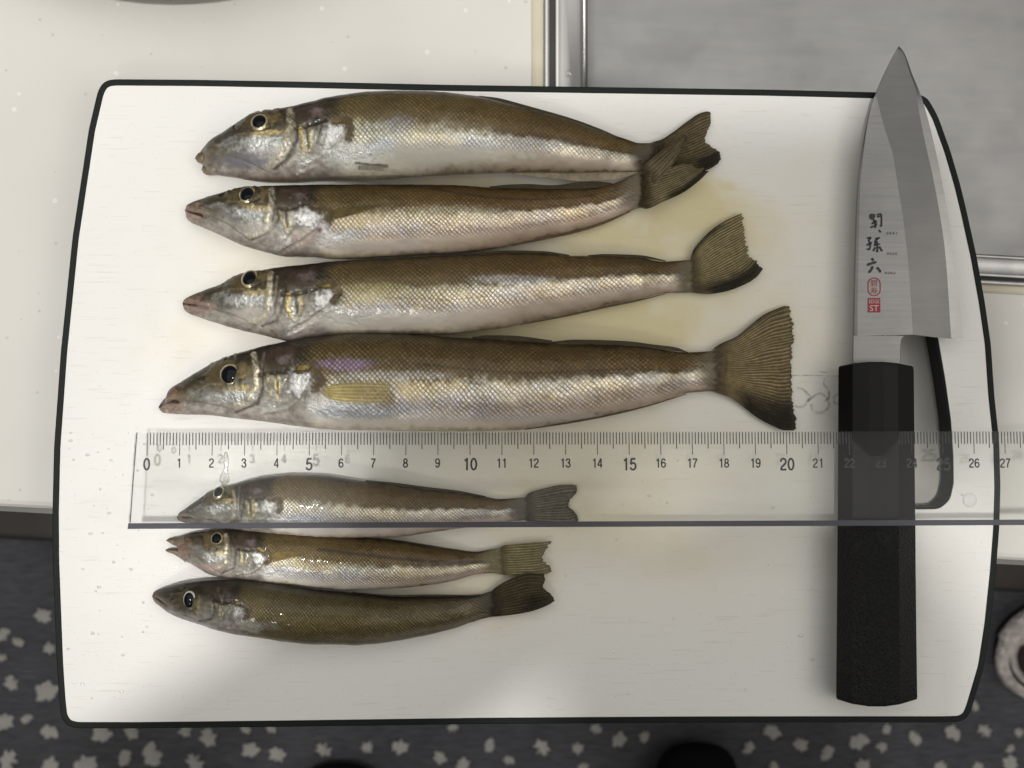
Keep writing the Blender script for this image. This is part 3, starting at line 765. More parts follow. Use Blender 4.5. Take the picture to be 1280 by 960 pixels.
def eye(par, surf, x, y, rx, ry, ring, pale=False, lift=0.):
    z = float(surf(np.array(x), np.array(y)))
    s = 1 / 3900 * (H - z) / H
    e_ = 6.0
    gx = (float(surf(np.array(x + e_), np.array(y))) - float(surf(np.array(x - e_), np.array(y)))) / (2 * e_ * s)
    gy = -(float(surf(np.array(x), np.array(y + e_))) - float(surf(np.array(x), np.array(y - e_)))) / (2 * e_ * s)
    nrm = Vector((-gx * .5, -gy * .62, 1)).normalized()
    rot = Vector((0, 0, 1)).rotation_difference(nrm).to_matrix().to_4x4()
    c = Wv(x, y, z) + nrm * (lift - .00025)
    def cap(name, mat, par_, rx_, ry_, h, dz):
        V = []
        for i in range(11):
            a = -.35 + i / 10 * (math.pi / 2 + .35)
            for j in range(40):
                b = 2 * math.pi * j / 40
                V.append((rx_ * s * math.cos(a) * math.cos(b), ry_ * s * math.cos(a) * math.sin(b) / max(nrm.z, .75), h * math.sin(a) + dz))
        me = mesh_np(name, V, grid_quads(11, 40, True)); me.transform(Matrix.Translation(c) @ rot)
        return link(name, me, mat, par_)
    e = cap('eye', M['iris_pale' if pale else 'iris'], par, rx + ring, ry + ring, .0013, 0)
    p = cap('pupil', M['pupil'], None, rx, ry, .0011, .00050)
    p.parent = e
    return e

OL = (.115, .085, .042)
FRONT = [(0, (.035, .027, .013), 0), (.08, (.10, .078, .04), .1), (.28, (.155, .125, .075), .2), (.38, (.20, .17, .115), .3), (.45, (.42, .39, .30), .55), (.58, (.52, .49, .40), .6), (.68, (.50, .49, .50), .6), (.80, (.58, .56, .53), .35), (.92, (.56, .52, .45), .05), (1, (.34, .29, .22), 0)]
REAR = [(0, (.025, .018, .008), 0), (.07, (.085, .062, .028), .1), (.36, (.14, .10, .05), .2), (.42, (.075, .055, .028), .1), (.50, (.55, .52, .45), .65), (.60, (.55, .50, .42), .65), (.70, (.34, .29, .25), .35), (.85, (.30, .25, .215), .12), (.97, (.24, .19, .15), 0), (1, (.12, .09, .06), 0)]
def tweak(P, mul=(1, 1, 1), shift=0.):
    """finer steps through a skin profile: warm the back, clear the flank, move the border by shift"""
    out = []
    fs = [q[0] for q in P]
    for f in np.linspace(0, 1, 41):
        col = [np.interp(f, fs, [q[1][c] for q in P]) for c in range(3)]; me = np.interp(f, fs, [q[2] for q in P])
        k = float(sstep(.34, .52, f))
        m2 = [a_ * (1 - k) + b_ * k for a_, b_ in zip((1.08, .97, .66), (1.42, 1.44, 1.42))]
        out.append((min(1, max(0, f + shift * (1 - abs(2 * f - 1)))), tuple(c * m * q for c, m, q in zip(col, mul, m2)), me * (1 - .2 * k)))
    return out
low_dark = lambda k0=.72, k1=.95, a0=.15: (lambda A, B: sstep(k0, k1, B + .12 * (A - .5)) * sstep(a0, a0 + .35, A) * .95)
edges_dark = lambda A, B: np.maximum(sstep(.70, .93, B + .10 * (A - .5)) * sstep(.1, .5, A), np.maximum(sstep(.14, .02, B) * .7, sstep(.93, 1.0, A) * .5))

FISH = []
FISH.append(dict(seed=1, eye_lift=.0006, label='topmost sand whiting on the board, thick bodied, its tail under another tail', scale=6.6, gill=437, eye=(325, 154.5, 12), mouth_f=.52, bar=.60, lip=(.15, .105, .07),
  top=[(249.5,197),(250.5,190),(253.7,186),(262.5,176),(280,165),(300,152),(317.5,142.5),(337.5,138.2),(362.5,134),(385,128.7),(410,122.5),(442.5,117.5),(467.5,115),(517.5,114.2),(550,115.7),(600,121.5),(640,131),(675,140),(712,150),(750,163),(787,175.5),(800,179),(820,179)],
  bot=[(249.5,198),(251,203),(255,209),(262,216),(270,218.3),(292.5,221.5),(312.5,225),(337.5,227),(360,227),(405,224.5),(442,225),(480,224),(517,221),(550,219),(600,217),(670,215.5),(712,216),(750,215),(800,214.5),(820,213.5)],
  front=tweak(FRONT, (.98, 1.0, .98), .0), rear=tweak(REAR, (1.0, .98, .92), .06), sc0=.62, sc1=.78,
  spots=[(500,165,24,20,(.36,.36,.40),.5,.4),(310,205,46,13,(.17,.16,.18),.2,.85),(560,197,140,15,(.60,.585,.50),.05,.75),(640,185,90,10,(.42,.43,.47),.5,.6),(420,190,18,30,(.74,.74,.70),.5,.6)],
  lines=[([(447,208.5),(470,211),(485,212)],2.2,(.10,.08,.05),.8),([(300,226),(420,224),(520,222),(560,219)],2.0,(.20,.16,.10),.6)],
  tail=dict(up=[(812,178),(825,175),(840,166),(860,151),(875,141.5),(884,139)], lo=[(812,213.5),(835,214),(860,216),(885,212),(897,205)], re=[(884,139),(889,141),(889,151),(884,165),(881,176),(891,184),(899,190),(901,198),(897,205)],
            ray=(.22,.17,.085), mem=(.105,.08,.04), dark=lambda A,B: np.maximum(sstep(.70,.82,B)*sstep(.55,.75,A), np.maximum(sstep(.12,.0,B)*.7, .45*sstep(.5,.8,B))), z=(.0045,.0015), rays=20, fr=1.2),
  dorsal=([(600,121.5),(640,131),(675,140),(712,150),(750,163),(787,175.5),(797,179)], [(598,119.5),(620,122),(650,129.5),(675,136.5),(700,143.5),(725,151.5),(750,161),(775,171.5),(797,179)]),
  anal=([(640,216),(670,215.5),(712,216),(750,215),(800,214.5)], [(640,217.5),(670,221),(700,224),(730,227),(765,225),(800,216)], (.42,.36,.25), .55),
  jaws='lips', mouth=False, pelvic=[[(448,207),(485,207)],[(448,212),(480,214)]]))
FISH.append(dict(seed=2, eye_lift=.0002, label='slender sand whiting second from the top, its tail lying over the topmost tail', scale=6.6, gill=409, eye=(309.5, 244.5, 12), mouth_f=.48, bar=.60, lip=(.28,.19,.14),
  top=[(232,263),(233,257.5),(238,254),(245,251),(267,244),(290,237.5),(310,234.5),(337,232.5),(380,231.5),(430,231),(505,231),(575,232),(612,234.5),(650,236),(700,236.5),(740,235.5),(762,231),(787,221),(805,213)],
  bot=[(232,264),(233,272),(236,276),(255,285),(280,296),(305,307.5),(335,316),(360,321),(385,321),(417,323.5),(500,320),(525,318.5),(575,316),(612,312),(650,305),(687,296),(715,290),(750,279.5),(775,270),(790,263),(805,258)],
  front=tweak(FRONT,(1.08,1.02,.95),-.02), rear=tweak(REAR,(1.12,1.02,.93),.0), sc0=.70, sc1=.84, mix0=.2,
  spots=[(404,288,14,9,(.62,.60,.60),.6,.8),(402,291,5,4,(.16,.04,.04),.1,.8),(385,302,26,14,(.50,.41,.35),.1,.7),(560,270,100,12,(.60,.58,.42),.7,.5),(330,290,35,14,(.50,.46,.41),.15,.6),(470,310,90,9,(.60,.55,.50),.05,.7)],
  lines=[([(520,235),(570,244),(612,250),(660,252),(720,249),(770,238),(790,231)],1.8,(.05,.035,.018),.75),([(640,307),(690,296),(740,283),(785,266)],1.4,(.06,.04,.03),.7)],
  tail=[dict(up=[(797,215),(806,206),(825,190),(840,179),(852,170),(857,168)], lo=[(806,236),(820,228),(834,214),(846,198),(856,182),(859,172)], re=[(857,168),(859,170),(859,172)],
            ray=(.25,.20,.125), mem=(.22,.17,.10), dark=lambda A,B: .35*sstep(.5,.2,B)*sstep(.1,.5,A), z=(.0068,.0080), rays=6, fr=.6),
        dict(up=[(800,218),(818,215),(840,209),(855,205),(864,205)], lo=[(797,260),(807,261),(830,252),(855,240),(875,225),(886,214)], re=[(864,205),(872,210),(879,210),(886,214)],
            ray=(.36,.30,.17), mem=(.17,.13,.07), dark=lambda A,B: sstep(.72,.9,B+.12*(A-.6))*sstep(.25,.55,A), z=(.0062,.0062), rays=13, fr=2.2)],
  dorsal=([(612,234.5),(650,236),(700,236.5),(740,235.5),(765,230.5)], [(612,233),(640,230.5),(660,230),(690,231.5),(720,228.5),(745,227),(765,228.5)]),
  anal=([(640,306.5),(687,296),(715,290),(750,279.5),(788,263.5)], [(640,307.5),(687,298.5),(715,292.5),(750,282),(788,265)], (.16,.11,.07), .9),
  pectoral=dict(up=[(413,262),(440,257),(476,255)], lo=[(411,276),(440,269),(476,257)], ray=(.27,.21,.085), mem=(.15,.12,.05))))
FISH.append(dict(seed=3, eye_lift=.0002, label='sand whiting third from the top with a pointed snout and ragged raised tail', scale=7.0, gill=425, eye=(312.5, 349.5, 12), mouth_f=.45, bar=.56, lip=(.26,.15,.12),
  top=[(229,379),(230,375),(234,372),(240,369),(260,361),(277,355),(290,347.5),(302,343),(322,339),(350,334),(380,331),(415,327),(452,325),(510,322.5),(530,321),(580,319),(640,316.5),(680,317),(710,319.5),(755,320.5),(800,322.5),(830,327),(845,326),(872,324)],
  bot=[(229,380),(230,386),(235,391),(252,397.5),(277,406),(302,413),(330,419.5),(352,425),(362,427),(390,422),(415,420),(480,418),(555,418.5),(585,415),(630,410),(655,404.5),(705,394),(755,383),(800,374),(830,366.5),(860,365.5),(872,366)],
  front=tweak(FRONT,(1.0,.98,.95),-.02), rear=tweak(REAR,(1.05,1.0,.95),-.02), sc0=.62, sc1=.80,
  spots=[(470,363,55,9,(.42,.37,.17),.45,.65),(560,366,80,9,(.58,.56,.42),.7,.5),(640,352,70,8,(.56,.58,.58),.75,.5),(470,400,120,14,(.63,.60,.54),.05,.7),(320,395,40,14,(.52,.47,.41),.15,.6),(260,385,22,8,(.38,.27,.23),.05,.6)],
  lines=[([(480,374),(560,377),(640,370),(700,362)],1.0,(.22,.2,.15),.4),([(655,406),(705,396),(755,385),(800,375)],1.4,(.07,.05,.03),.7)],
  tail=dict(up=[(862,322),(867,312),(872,305),(891,286),(910,274),(927,266.5)], lo=[(862,366),(885,367.5),(904,365),(929,356.5),(946,346),(954,336)], re=[(927,266.5),(930,280),(932,299),(935,317),(944,325),(954,336)],
            ray=(.46,.38,.20), mem=(.16,.125,.055), dark=lambda A,B: np.maximum(sstep(.66,.92,B)*sstep(.0,.35,A), sstep(.13,.03,B)*sstep(.9,.5,A)*.8), z=(.0042,.0022), rays=27, fr=3.0),
  dorsal=([(575,319),(640,316.5),(680,317),(712,319.5)], [(575,318),(610,314.5),(640,313),(680,314),(712,318.5)]),
  dorsal2=([(735,320),(755,320.5),(800,322.5),(832,327)], [(735,319),(755,317.5),(800,319),(832,325.5)]),
  anal=([(650,405.5),(705,394),(755,383),(800,374),(832,366.5)], [(650,406.5),(705,396.5),(755,385.5),(800,376),(832,367.5)], (.14,.10,.06), .9)))
FISH.append(dict(seed=4, label='largest sand whiting with golden side fin and fully fanned tail, just above the ruler', scale=7.6, gill=400, eye=(287.5, 468.5, 14.2), mouth_f=.42, bar=.615, lip=(.24,.14,.095),
  top=[(199,508),(200.5,505),(204,500),(208,496),(210.5,489),(227,477),(247,464.5),(272,451),(300,441),(330,432.5),(355,427.5),(380,422.5),(415,418.5),(452,416.5),(510,418),(530,419.5),(580,422.5),(610,424),(640,426),(692,429.5),(760,431),(800,433.5),(832,438),(859,440.5),(880,439.5),(905,437)],
  bot=[(199,509),(200.5,513),(204,516),(227.5,518),(260,519),(290,522.5),(327,526.5),(360,531),(390,535),(427,537.5),(480,538),(555,539),(640,538),(667,534.5),(705,528),(755,519),(807,507),(832,500),(862,491),(892,489),(905,489)],
  front=tweak(FRONT,(.98,.95,.95),.04), rear=tweak(REAR,(1.0,.97,.92),.01), sc0=.78, sc1=.93,
  spots=[(436,456,46,10,(.42,.30,.52),.75,.48),(500,470,95,8,(.60,.60,.58),.75,.5),(448,515,80,12,(.62,.66,.70),.8,.75),(480,494,22,22,(.26,.22,.11),.3,.6),(500,527,170,8,(.52,.48,.42),.15,.5),(690,522,150,8,(.44,.43,.46),.3,.4)],  # first entry: violet sheen of reflected light, painted into the skin colour
  lines=[([(520,455),(600,464),(660,467),(720,464),(790,461)],2.2,(.06,.042,.022),.65),([(660,536),(705,528),(755,519),(800,509)],1.6,(.05,.035,.02),.7)],
  tail=dict(up=[(888,438),(900,430),(920,421),(937,407),(957,392),(980,382.5)], lo=[(888,489),(897,491.5),(912,497),(927,507),(945,521),(965,532),(982,538),(992,538)], re=[(980,382.5),(986,383),(989,395),(992,415),(990.5,435),(989.5,460),(990,485),(991.5,510),(995,527),(995,535),(992,538)],
            ray=(.42,.325,.165), mem=(.16,.118,.056), dark=lambda A,B: np.maximum(sstep(.70,.93,B+.08*A)*sstep(.15,.5,A), np.maximum(sstep(.1,.0,B)*.75, sstep(.95,1.,A)*.45)), z=(.0052,.0016), rays=36, fr=2.6),
  dorsal=([(690,429.5),(760,431),(800,433.5),(832,438),(860,440.5)], [(690,427),(720,424.5),(780,426.2),(820,431),(845,434.2),(860,440)]),
  dorsal2=([(590,423),(640,426),(690,429.5)], [(590,421.5),(610,419),(640,419.5),(690,425.5)]),
  anal=([(655,536),(705,528),(755,519),(807,507),(858,492)], [(655,537.5),(705,530.5),(755,521.5),(807,509),(858,493)], (.12,.085,.05), .9),
  pectoral=dict(up=[(403,485),(420,479.5),(450,477),(486,478.5)], lo=[(403,494),(420,501.5),(450,505),(486,504)], ray=(.85,.70,.30), mem=(.50,.41,.20), rays=6)))
FISH.append(dict(seed=5, label='small pale sand whiting lying underneath the clear ruler', scale=5.2, gill=351, eye=(273.5, 616, 8.5), bar=.575, lip=(.14,.12,.11), nv=70, dark=.95,
  top=[(222,646),(223,642.5),(230,637),(245,626),(262,615),(280,609),(292,605.5),(310,600),(330,596),(367,593),(405,594),(420,596),(457,601.5),(495,606),(532,611.5),(570,615.5),(607,621),(627,624),(640,623),(664,621)],
  bot=[(222,647),(223,650),(230,653),(250,656.5),(280,660),(320,665),(360,669),(420,672),(495,671),(532,666.5),(570,661),(607,655.5),(640,651.5),(664,650)],
  front=tweak(FRONT,(1.05,1.04,1.08),.0), rear=tweak(REAR,(1.15,1.13,1.15),-.02), sc0=.70, sc1=.86, thick=[.75,.78,.70,.72,.68,.55,.40],
  tail=dict(up=[(655,621),(662,616),(682,610),(702,606),(714,605.5)], lo=[(655,651),(670,653),(695,655),(712,655),(722,652)], re=[(714,605.5),(721,607),(721,615),(712,626),(711,632.5),(719,640),(723,647),(722,652)],
            ray=(.26,.23,.17), mem=(.17,.15,.115), dark=lambda A,B: sstep(.9,1.,A)*.4, z=(.0030,.0014), rays=14, fr=1.4, alpha=(1,.8)),
  dorsal=([(457,601.5),(495,606),(532,611.5),(570,615.5),(607,621)], [(457,600),(495,603.5),(532,608.5),(570,613),(607,620)])))
FISH.append(dict(seed=6, label='small sand whiting with open mouth, between the ruler edge and the darkest fish', scale=5.2, gill=338, eye=(271, 673.5, 9.0), bar=.53, mouth=False, nv=70,
  top=[(224,671.5),(228,669),(242,665),(262,663),(292,662),(330,662.5),(380,665),(430,670),(495,675),(532,680.5),(570,686.5),(595,689.5),(612,687),(634,683)],
  bot=[(224,695.5),(228,699),(240,705),(262,717.5),(275,721),(305,724),(330,727),(367,730.5),(405,735),(430,737),(495,735),(545,730),(570,725),(595,718),(612,716.5),(634,718.5)],
  front=tweak(FRONT,(1.08,1.07,1.07),.04), rear=tweak(REAR,(1.0,.98,.95),.08), sc0=.80, sc1=.95, thick=[.70,.76,.72,.74,.70,.55,.40],
  spots=[(265,708,26,9,(.42,.30,.27),.05,.7)], lines=[([(400,684),(480,694),(560,702),(640,702)],3.0,(.035,.025,.012),.75)],
  tail=dict(up=[(624,684),(632,681),(645,680),(670,677.5),(690,676)], lo=[(624,718),(645,720),(665,720),(685,717),(690,714)], re=[(690,676),(686,683),(681,690),(677,699),(685,706),(690,714)],
            ray=(.44,.39,.22), mem=(.27,.235,.12), dark=lambda A,B: sstep(.94,1.,A)*.6, z=(.0040,.0030), rays=13, fr=3.0, alpha=(.95,.65)),
  pectoral=dict(up=[(339,690),(360,688.5),(384,691)], lo=[(338,704),(358,699),(384,693)], ray=(.40,.30,.12), mem=(.24,.17,.06)),
  jaws=True))
FISH.append(dict(seed=7, label='darkest small fish, olive brown, nearest the front edge of the board', scale=5.2, gill=312, eye=(237, 750, 9.0), bar=.72, dark=.62, hk=.45, lip=(.10,.085,.05), nv=70, pale_eye=True, eye_xy=(7.0, 9.5), thick=[.8,.9,.9,.9,.82,.62,.45],
  top=[(191,744),(192,740.5),(197,737),(212,732),(230,727.5),(255,725),(290,724.5),(330,728),(355,731.5),(405,738),(452,742),(495,745.5),(545,745),(582,745),(600,743),(612,739.5),(628,735)],
  bot=[(191,745),(192,750),(200,757.5),(212,766),(230,774),(250,780),(267,786),(295,792.5),(320,796),(355,801.5),(392,805),(430,805.5),(445,806),(495,801),(532,794),(570,784.5),(595,776),(612,771.5),(628,769)],
  front=[(0,(.035,.03,.018),0),(.1,(.075,.06,.025),.1),(.5,(.135,.105,.038),.15),(.8,(.095,.075,.03),.1),(.93,(.12,.10,.05),.15),(1,(.2,.17,.11),.0)],
  rear=[(0,(.025,.022,.014),0),(.1,(.075,.058,.022),.1),(.5,(.13,.10,.034),.15),(.72,(.09,.07,.03),.1),(.85,(.21,.185,.13),.4),(.95,(.15,.125,.075),.2),(1,(.12,.10,.055),.0)], sc0=.9, sc1=1.0,
  lines=[([(360,732),(430,740),(500,747),(600,745)],3.2,(.016,.015,.011),.85)],
  tail=dict(up=[(612,739.5),(630,727.5),(645,720.5),(660,716),(680,717.5)], lo=[(612,771.5),(637,769),(665,764),(684,757)], re=[(680,717.5),(681,724),(679,734),(687,741),(693,750),(684,757)],
            ray=(.12,.095,.05), mem=(.065,.05,.026), dark=lambda A,B: np.maximum(sstep(.45,.7,B)*sstep(.3,.7,A)*.75, sstep(.92,1,A)*.6), z=(.0035,.0040), rays=13, fr=.9),
  dorsal=([(440,741),(495,745.5),(545,745),(582,745),(600,743)], [(440,740),(495,743.5),(545,743),(582,743.5),(600,742.5)])))

TRAILNAME = 'tail_fin'
for d in FISH:
    me, surf, (X, Tp, Bp, zb) = build_fish(d)
    mx = len(X) // 2
    root = empty('fish', Wv(X[mx], (Tp[mx] + Bp[mx]) / 2, 0), d['label'], 'fish', 'whiting laid side by side on the board')
    link('body', me, M['skin'], root)
    ex, ey = d.get('eye_xy', (d['eye'][2] * .93 - 2.0, d['eye'][2] * .93 - 2.0))
    e = eye(root, surf, d['eye'][0], d['eye'][1], ex, ey, 2.6 if d['eye'][2] > 10 else 1.6, d.get('pale_eye'), d.get('eye_lift', 0.))
    zend = float(zb[-1])
    tails = d['tail'] if isinstance(d['tail'], list) else [d['tail']]
    for t in tails:
        patch('tail_fin' if len(tails) == 1 else 'tail_lobe', t['up'], t['lo'], t['re'], (lambda A, B, P, z=(zend, t['z'][1]), e=t['z'][0], sf=surf, xe_=X[-1]: np.maximum(np.where(P[..., 0] < xe_ + 3, sf(P[..., 0], P[..., 1], .00002), 0), z[0] + (e - z[0]) * np.sin(np.clip(A * 2, 0, 1) * math.pi) * (.9 if e > .0055 else 0) + (z[1] - z[0]) * A ** .8 + .0004 * np.sin(B * 9 + A * 5))),
              root, t['ray'], t['mem'], 80, 150, t['rays'], t['fr'], t['dark'], t.get('alpha', (.99, .74)), .0006, .00025, d['seed'], start=.10)
    bz = lambda A, B, P: np.interp(P[..., 0], X, zb)
    for key in ('dorsal', 'dorsal2'):
        if key in d:
            ba, ou = d[key]
            patch('dorsal_fin', ba, ou, None, (lambda A, B, P: bz(A, B, P) + .0006), root, (.075, .058, .03), (.04, .031, .015), 90, 8, 1, 0, lambda A, B: sstep(.7, 1, B) * .75, (1., 1.), .0007, .0, d['seed'])
    if 'anal' in d:
        ba, ou, col, al = d['anal']
        patch('anal_fin', ba, ou, None, (lambda A, B, P: bz(A, B, P) * .8), root, col, col, 90, 8, 1, 0, lambda A, B: sstep(.8, 1, B) * (.15 if al < .8 else .5), (al, al), .0006, 0, d['seed'])
    if 'pectoral' in d:
        p = d['pectoral']
        patch('pectoral_fin', p['up'], p['lo'], None, (lambda A, B, P: surf(P[..., 0], P[..., 1], .0006)), root, p['ray'], p['mem'], 40, 60, p.get('rays', 6), 3.0, None, (.9, .15), .0003, .0002, d['seed'])
    if 'pelvic' in d:
        u, l = d['pelvic']
        patch('pelvic_fin', u, l, None, (lambda A, B, P: surf(P[..., 0], P[..., 1], .0004)), root, (.50, .47, .40), (.33, .29, .22), 30, 24, 4, 1.6, None, (.75, .25), .0003, .0002, d['seed'])
    if d.get('jaws'):
        LIPS = (('upper_lip', [(244.5,198),(246,194),(250,190.5),(257,189),(266,190)], [(244.5,199),(247,203),(252,204.5),(258,204),(266,201)]),
                ('lower_lip', [(252.5,212),(254,207.5),(259,205),(266,204.5),(276,207)], [(252.5,213),(255,217),(260,218.8),(267,218.8),(276,216)]))
        for nm, tp, bt in LIPS if d['jaws'] == 'lips' else (('upper_jaw', [(208.5,675),(210,673.5),(216,672),(222,670.5),(232,667.5)], [(208.5,676),(210,677),(217,681),(224,685),(232,689)]),
                           ('lower_jaw', [(207.5,687),(209,686.3),(216,685.2),(223,686),(232,689)], [(207.5,688),(210,690.3),(216,692.5),(224,697),(232,703)])):
            jm, js, _ = build_fish(dict(seed=9, top=tp, bot=bt, head=False, step=.35, nv=40, thick=[.9, .9, .9, .9, .9, .9, .9], lift=.0012 if d['jaws'] != 'lips' else .0016, gill=5000, sc0=-2, sc1=-1,
                front=[(0, (.05, .04, .02), 0), (.45, (.14, .11, .06), .1), (1, (.30, .23, .17), .1)], rear=[(0, (.08, .065, .04), 0), (.45, (.20, .17, .12), .2), (1, (.38, .30, .26), .1)]))
            link(nm, jm, M['skin'], root)

# ------------------------------------------------------------------ knife
knife = empty('kitchen_knife', Wv(1096, 660, 0), 'broad bladed kitchen knife with black octagonal handle, tip past the top edge of the board', 'knife')
ZB = .0078
Yk = np.concatenate([np.linspace(0, 1, 40)[:-1] ** 1.5 * 160 + 58, np.linspace(218, 422.5, 40)])
sp_pts = [(58,1123.4),(62,1120.8),(69.5,1116.5),(85,1108.5),(100,1101.5),(116.5,1094.3),(145,1085),(189,1076.5),(237,1071),(317,1068),(427,1065.6),(455,1065.4)]
ed_pts = [(58,1123.6),(60,1126),(66,1130.2),(92,1140),(119,1151),(149,1160),(204,1173),(248,1181.6),(274,1186),(335,1194.7),(394,1201),(422.5,1204)]
bv_pts = [(58,1123.5),(62,1121.2),(69.5,1117),(85,1109),(100,1102.2),(116.5,1095.5),(125,1097),(158,1105),(193,1116),(232,1122.3),(274,1129),(335,1135.6),(418,1141),(423,1141.2)]
mb_pts = [(58,1123.55),(66,1129),(92,1137.5),(112,1144.5),(140,1149),(171,1155),(230,1168),(317,1181.6),(422.5,1189)]
def at(p, y): return pchip(y, [q[0] for q in p], [q[1] for q in p])
xs, xb, xm, xe = at(sp_pts, Yk), at(bv_pts, Yk), at(mb_pts, Yk), at(ed_pts, Yk)
xb = np.minimum(np.maximum(xb, xs + .2), xe - .1); xm = np.minimum(np.maximum(xm, xb + .05), xe - .05)
heel = lambda x: np.interp(x, [1128, 1138, 1170.6, 1190, 1204], [420, 417.7, 422, 423.6, 422.6])
def blade_cols(cols, name, mat):
    """cols: list of (x array, z offset) across the blade -> strip mesh"""
    P = []
    for x, z in cols:
        y = np.where(np.arange(len(Yk)) == len(Yk) - 1, heel(x), Yk)
        P.append(W(x, y, ZB + z))
    V = np.stack(P, 1).reshape(-1, 3)
    return link(name, mesh_np(name, V, grid_quads(len(Yk), len(cols))[:, ::-1]), mat, knife, smooth=False)
lp = lambda a, b, t: a + (b - a) * t
taper = np.interp(Yk, [58, 130, 420], [.15, .6, 1.0])
blade_cols([(xs, -.0011 * taper), (lp(xs, xb, .03), .0011 * taper * .6 + .0003), (lp(xs, xb, .08), .0009 * taper + .0004), (xb, .0007 * taper + .0003)], 'blade', M['blade'])
blade_cols([(xb, .0007 * taper + .0003), (lp(xb, xm, .5), .00035 * taper + .0002), (xm, .0001 + 0 * taper)], 'bevel', M['bevel'])
blade_cols([(xm, .0001 + 0 * taper), (xe, -.0003 + 0 * taper)], 'cutting_edge', M['edge'])
blade_cols([(xe, -.0003 + 0 * taper), (lp(xs, xe, .5), -.0011 * taper - .0002), (xs, -.0011 * taper)], 'blade_back', M['blade'])
def blade_z(x, y):
    a, b_ = at(sp_pts, y), at(bv_pts, y); t = np.clip((x - a) / (b_ - a), 0, 1)
    tp = np.interp(y, [58, 130, 420], [.15, .6, 1.0])
    return ZB + np.interp(t, [0, .08, 1], [.0013, .0013, .0010]) * tp ** .3 + .00008
# neck of the blade between heel and handle
YN = np.linspace(420.05, 462, 24)
xr = np.interp(YN, [420, 421, 422.5, 424.5, 428, 433, 440, 462], [1130.5, 1129, 1127.8, 1127, 1126.3, 1125.8, 1125.5, 1125.5]); xl = at(sp_pts, YN)
V = []
for y, a, b_ in zip(YN, xl, xr):
    for x, z in ((a, -.0011), (a + 1.4, None), ((a + b_) / 2, None), (b_ - .4, None), (b_, -.0011)): V.append(W(x, y, ZB + z if z is not None else float(blade_z(np.array(x), np.array(418.))) - .00008))
link('blade_neck', mesh_np('blade_neck', V, grid_quads(24, 5, True)[:, ::-1]), M['blade'], knife, smooth=False)
K6 = lambda pts: [(1060 + x / 6, 240 + y / 6) for x, y in pts]
BR = [([[(168,170),(166,200)],[(166,168),(198,172),(196,200)],[(172,186),(194,186)],[(172,202),(196,200)],[(214,172),(246,164),(252,190),(250,258),(236,252)],[(218,186),(244,182)],[(190,206),(206,222),(176,240)],[(186,224),(222,220)],[(168,266),(196,256),(222,236)],[(206,226),(206,272)],[(232,284),(247,304)]], 11),
      ([[(142,346),(172,342),(152,368)],[(158,366),(168,396),(160,430),(138,426)],[(140,400),(182,378)],[(204,352),(240,342)],[(226,346),(202,374),(228,378)],[(224,372),(198,398),(244,390)],[(220,398),(222,446),(208,440)],[(206,414),(188,444)],[(234,408),(258,446)]], 12),
      ([[(178,496),(192,516)],[(142,548),(180,534),(216,524)],[(186,556),(174,584),(154,606)],[(216,566),(232,580),(246,604)]], 15)]
for strokes, wd in BR:
    meshes = []
    bm = bmesh.new()
    for s in strokes:
        P = resample(K6(s), 12); n = len(P)
        t = np.gradient(P, axis=0); t /= np.hypot(*t.T)[:, None] + 1e-9
        nn = np.stack([-t[:, 1], t[:, 0]], 1); q = np.linspace(0, 1, n)
        ww = wd * 1.4 / 6 / 2 * np.interp(q, [0, .15, .5, .85, 1], [.6, 1.05, .8, 1.0, .3])
        a, b_ = P + nn * ww[:, None], P - nn * ww[:, None]
        va = [bm.verts.new(W(x, y, blade_z(x, y))) for x, y in a]; vb = [bm.verts.new(W(x, y, blade_z(x, y))) for x, y in b_]
        for i in range(n - 1): bm.faces.new((va[i], vb[i], vb[i + 1], va[i + 1]))
    link('brush_character', bm_mesh(bm, 'brush_character'), M['ink'], knife, smooth=False)
def text_mesh(body, size, align='CENTER'):
    cu = bpy.data.curves.new('lettering', 'FONT'); cu.body = body; cu.size = 1.0; cu.align_x = align
    cu.resolution_u = 4
    o = bpy.data.objects.new('lettering', cu); COL.objects.link(o)
    dg = bpy.context.evaluated_depsgraph_get(); dg.update()
    me = bpy.data.meshes.new_from_object(o.evaluated_get(dg)); bpy.data.objects.remove(o); bpy.data.curves.remove(cu)
    return me
def put_text(name, body, cx, cy, hpx, z, mat, par, squeeze=1.0, lift=0., wpx=None, weight=0.):
    me = text_mesh(body, 1)
    n = len(me.vertices); co = np.empty(n * 3, np.float32); me.vertices.foreach_get('co', co); co = co.reshape(-1, 3)
    mn, mxx = co.min(0), co.max(0)
    k = hpx / (mxx[1] - mn[1]); kx = k * squeeze if wpx is None else wpx / (mxx[0] - mn[0])
    X_ = cx + (co[:, 0] - (mn[0] + mxx[0]) / 2) * kx; Y_ = cy - (co[:, 1] - (mn[1] + mxx[1]) / 2) * k
    Z = (z(X_, Y_) if callable(z) else np.full(n, z)) + lift
    P = W(X_, Y_, Z).astype(np.float32); me.vertices.foreach_set('co', P.ravel()); me.update()
    return link(name, me, mat, par, smooth=False)
for body, x, y in (('S E K I', 1060 + 330 / 6, 240 + 308 / 6), ('M A G O', 1060 + 332 / 6, 240 + 462 / 6), ('R O K U', 1060 + 318 / 6, 240 + 607 / 6)):
    put_text('small_lettering', body, x, y, 3.2, blade_z, M['ink'], knife, wpx=12.5, lift=.00012)
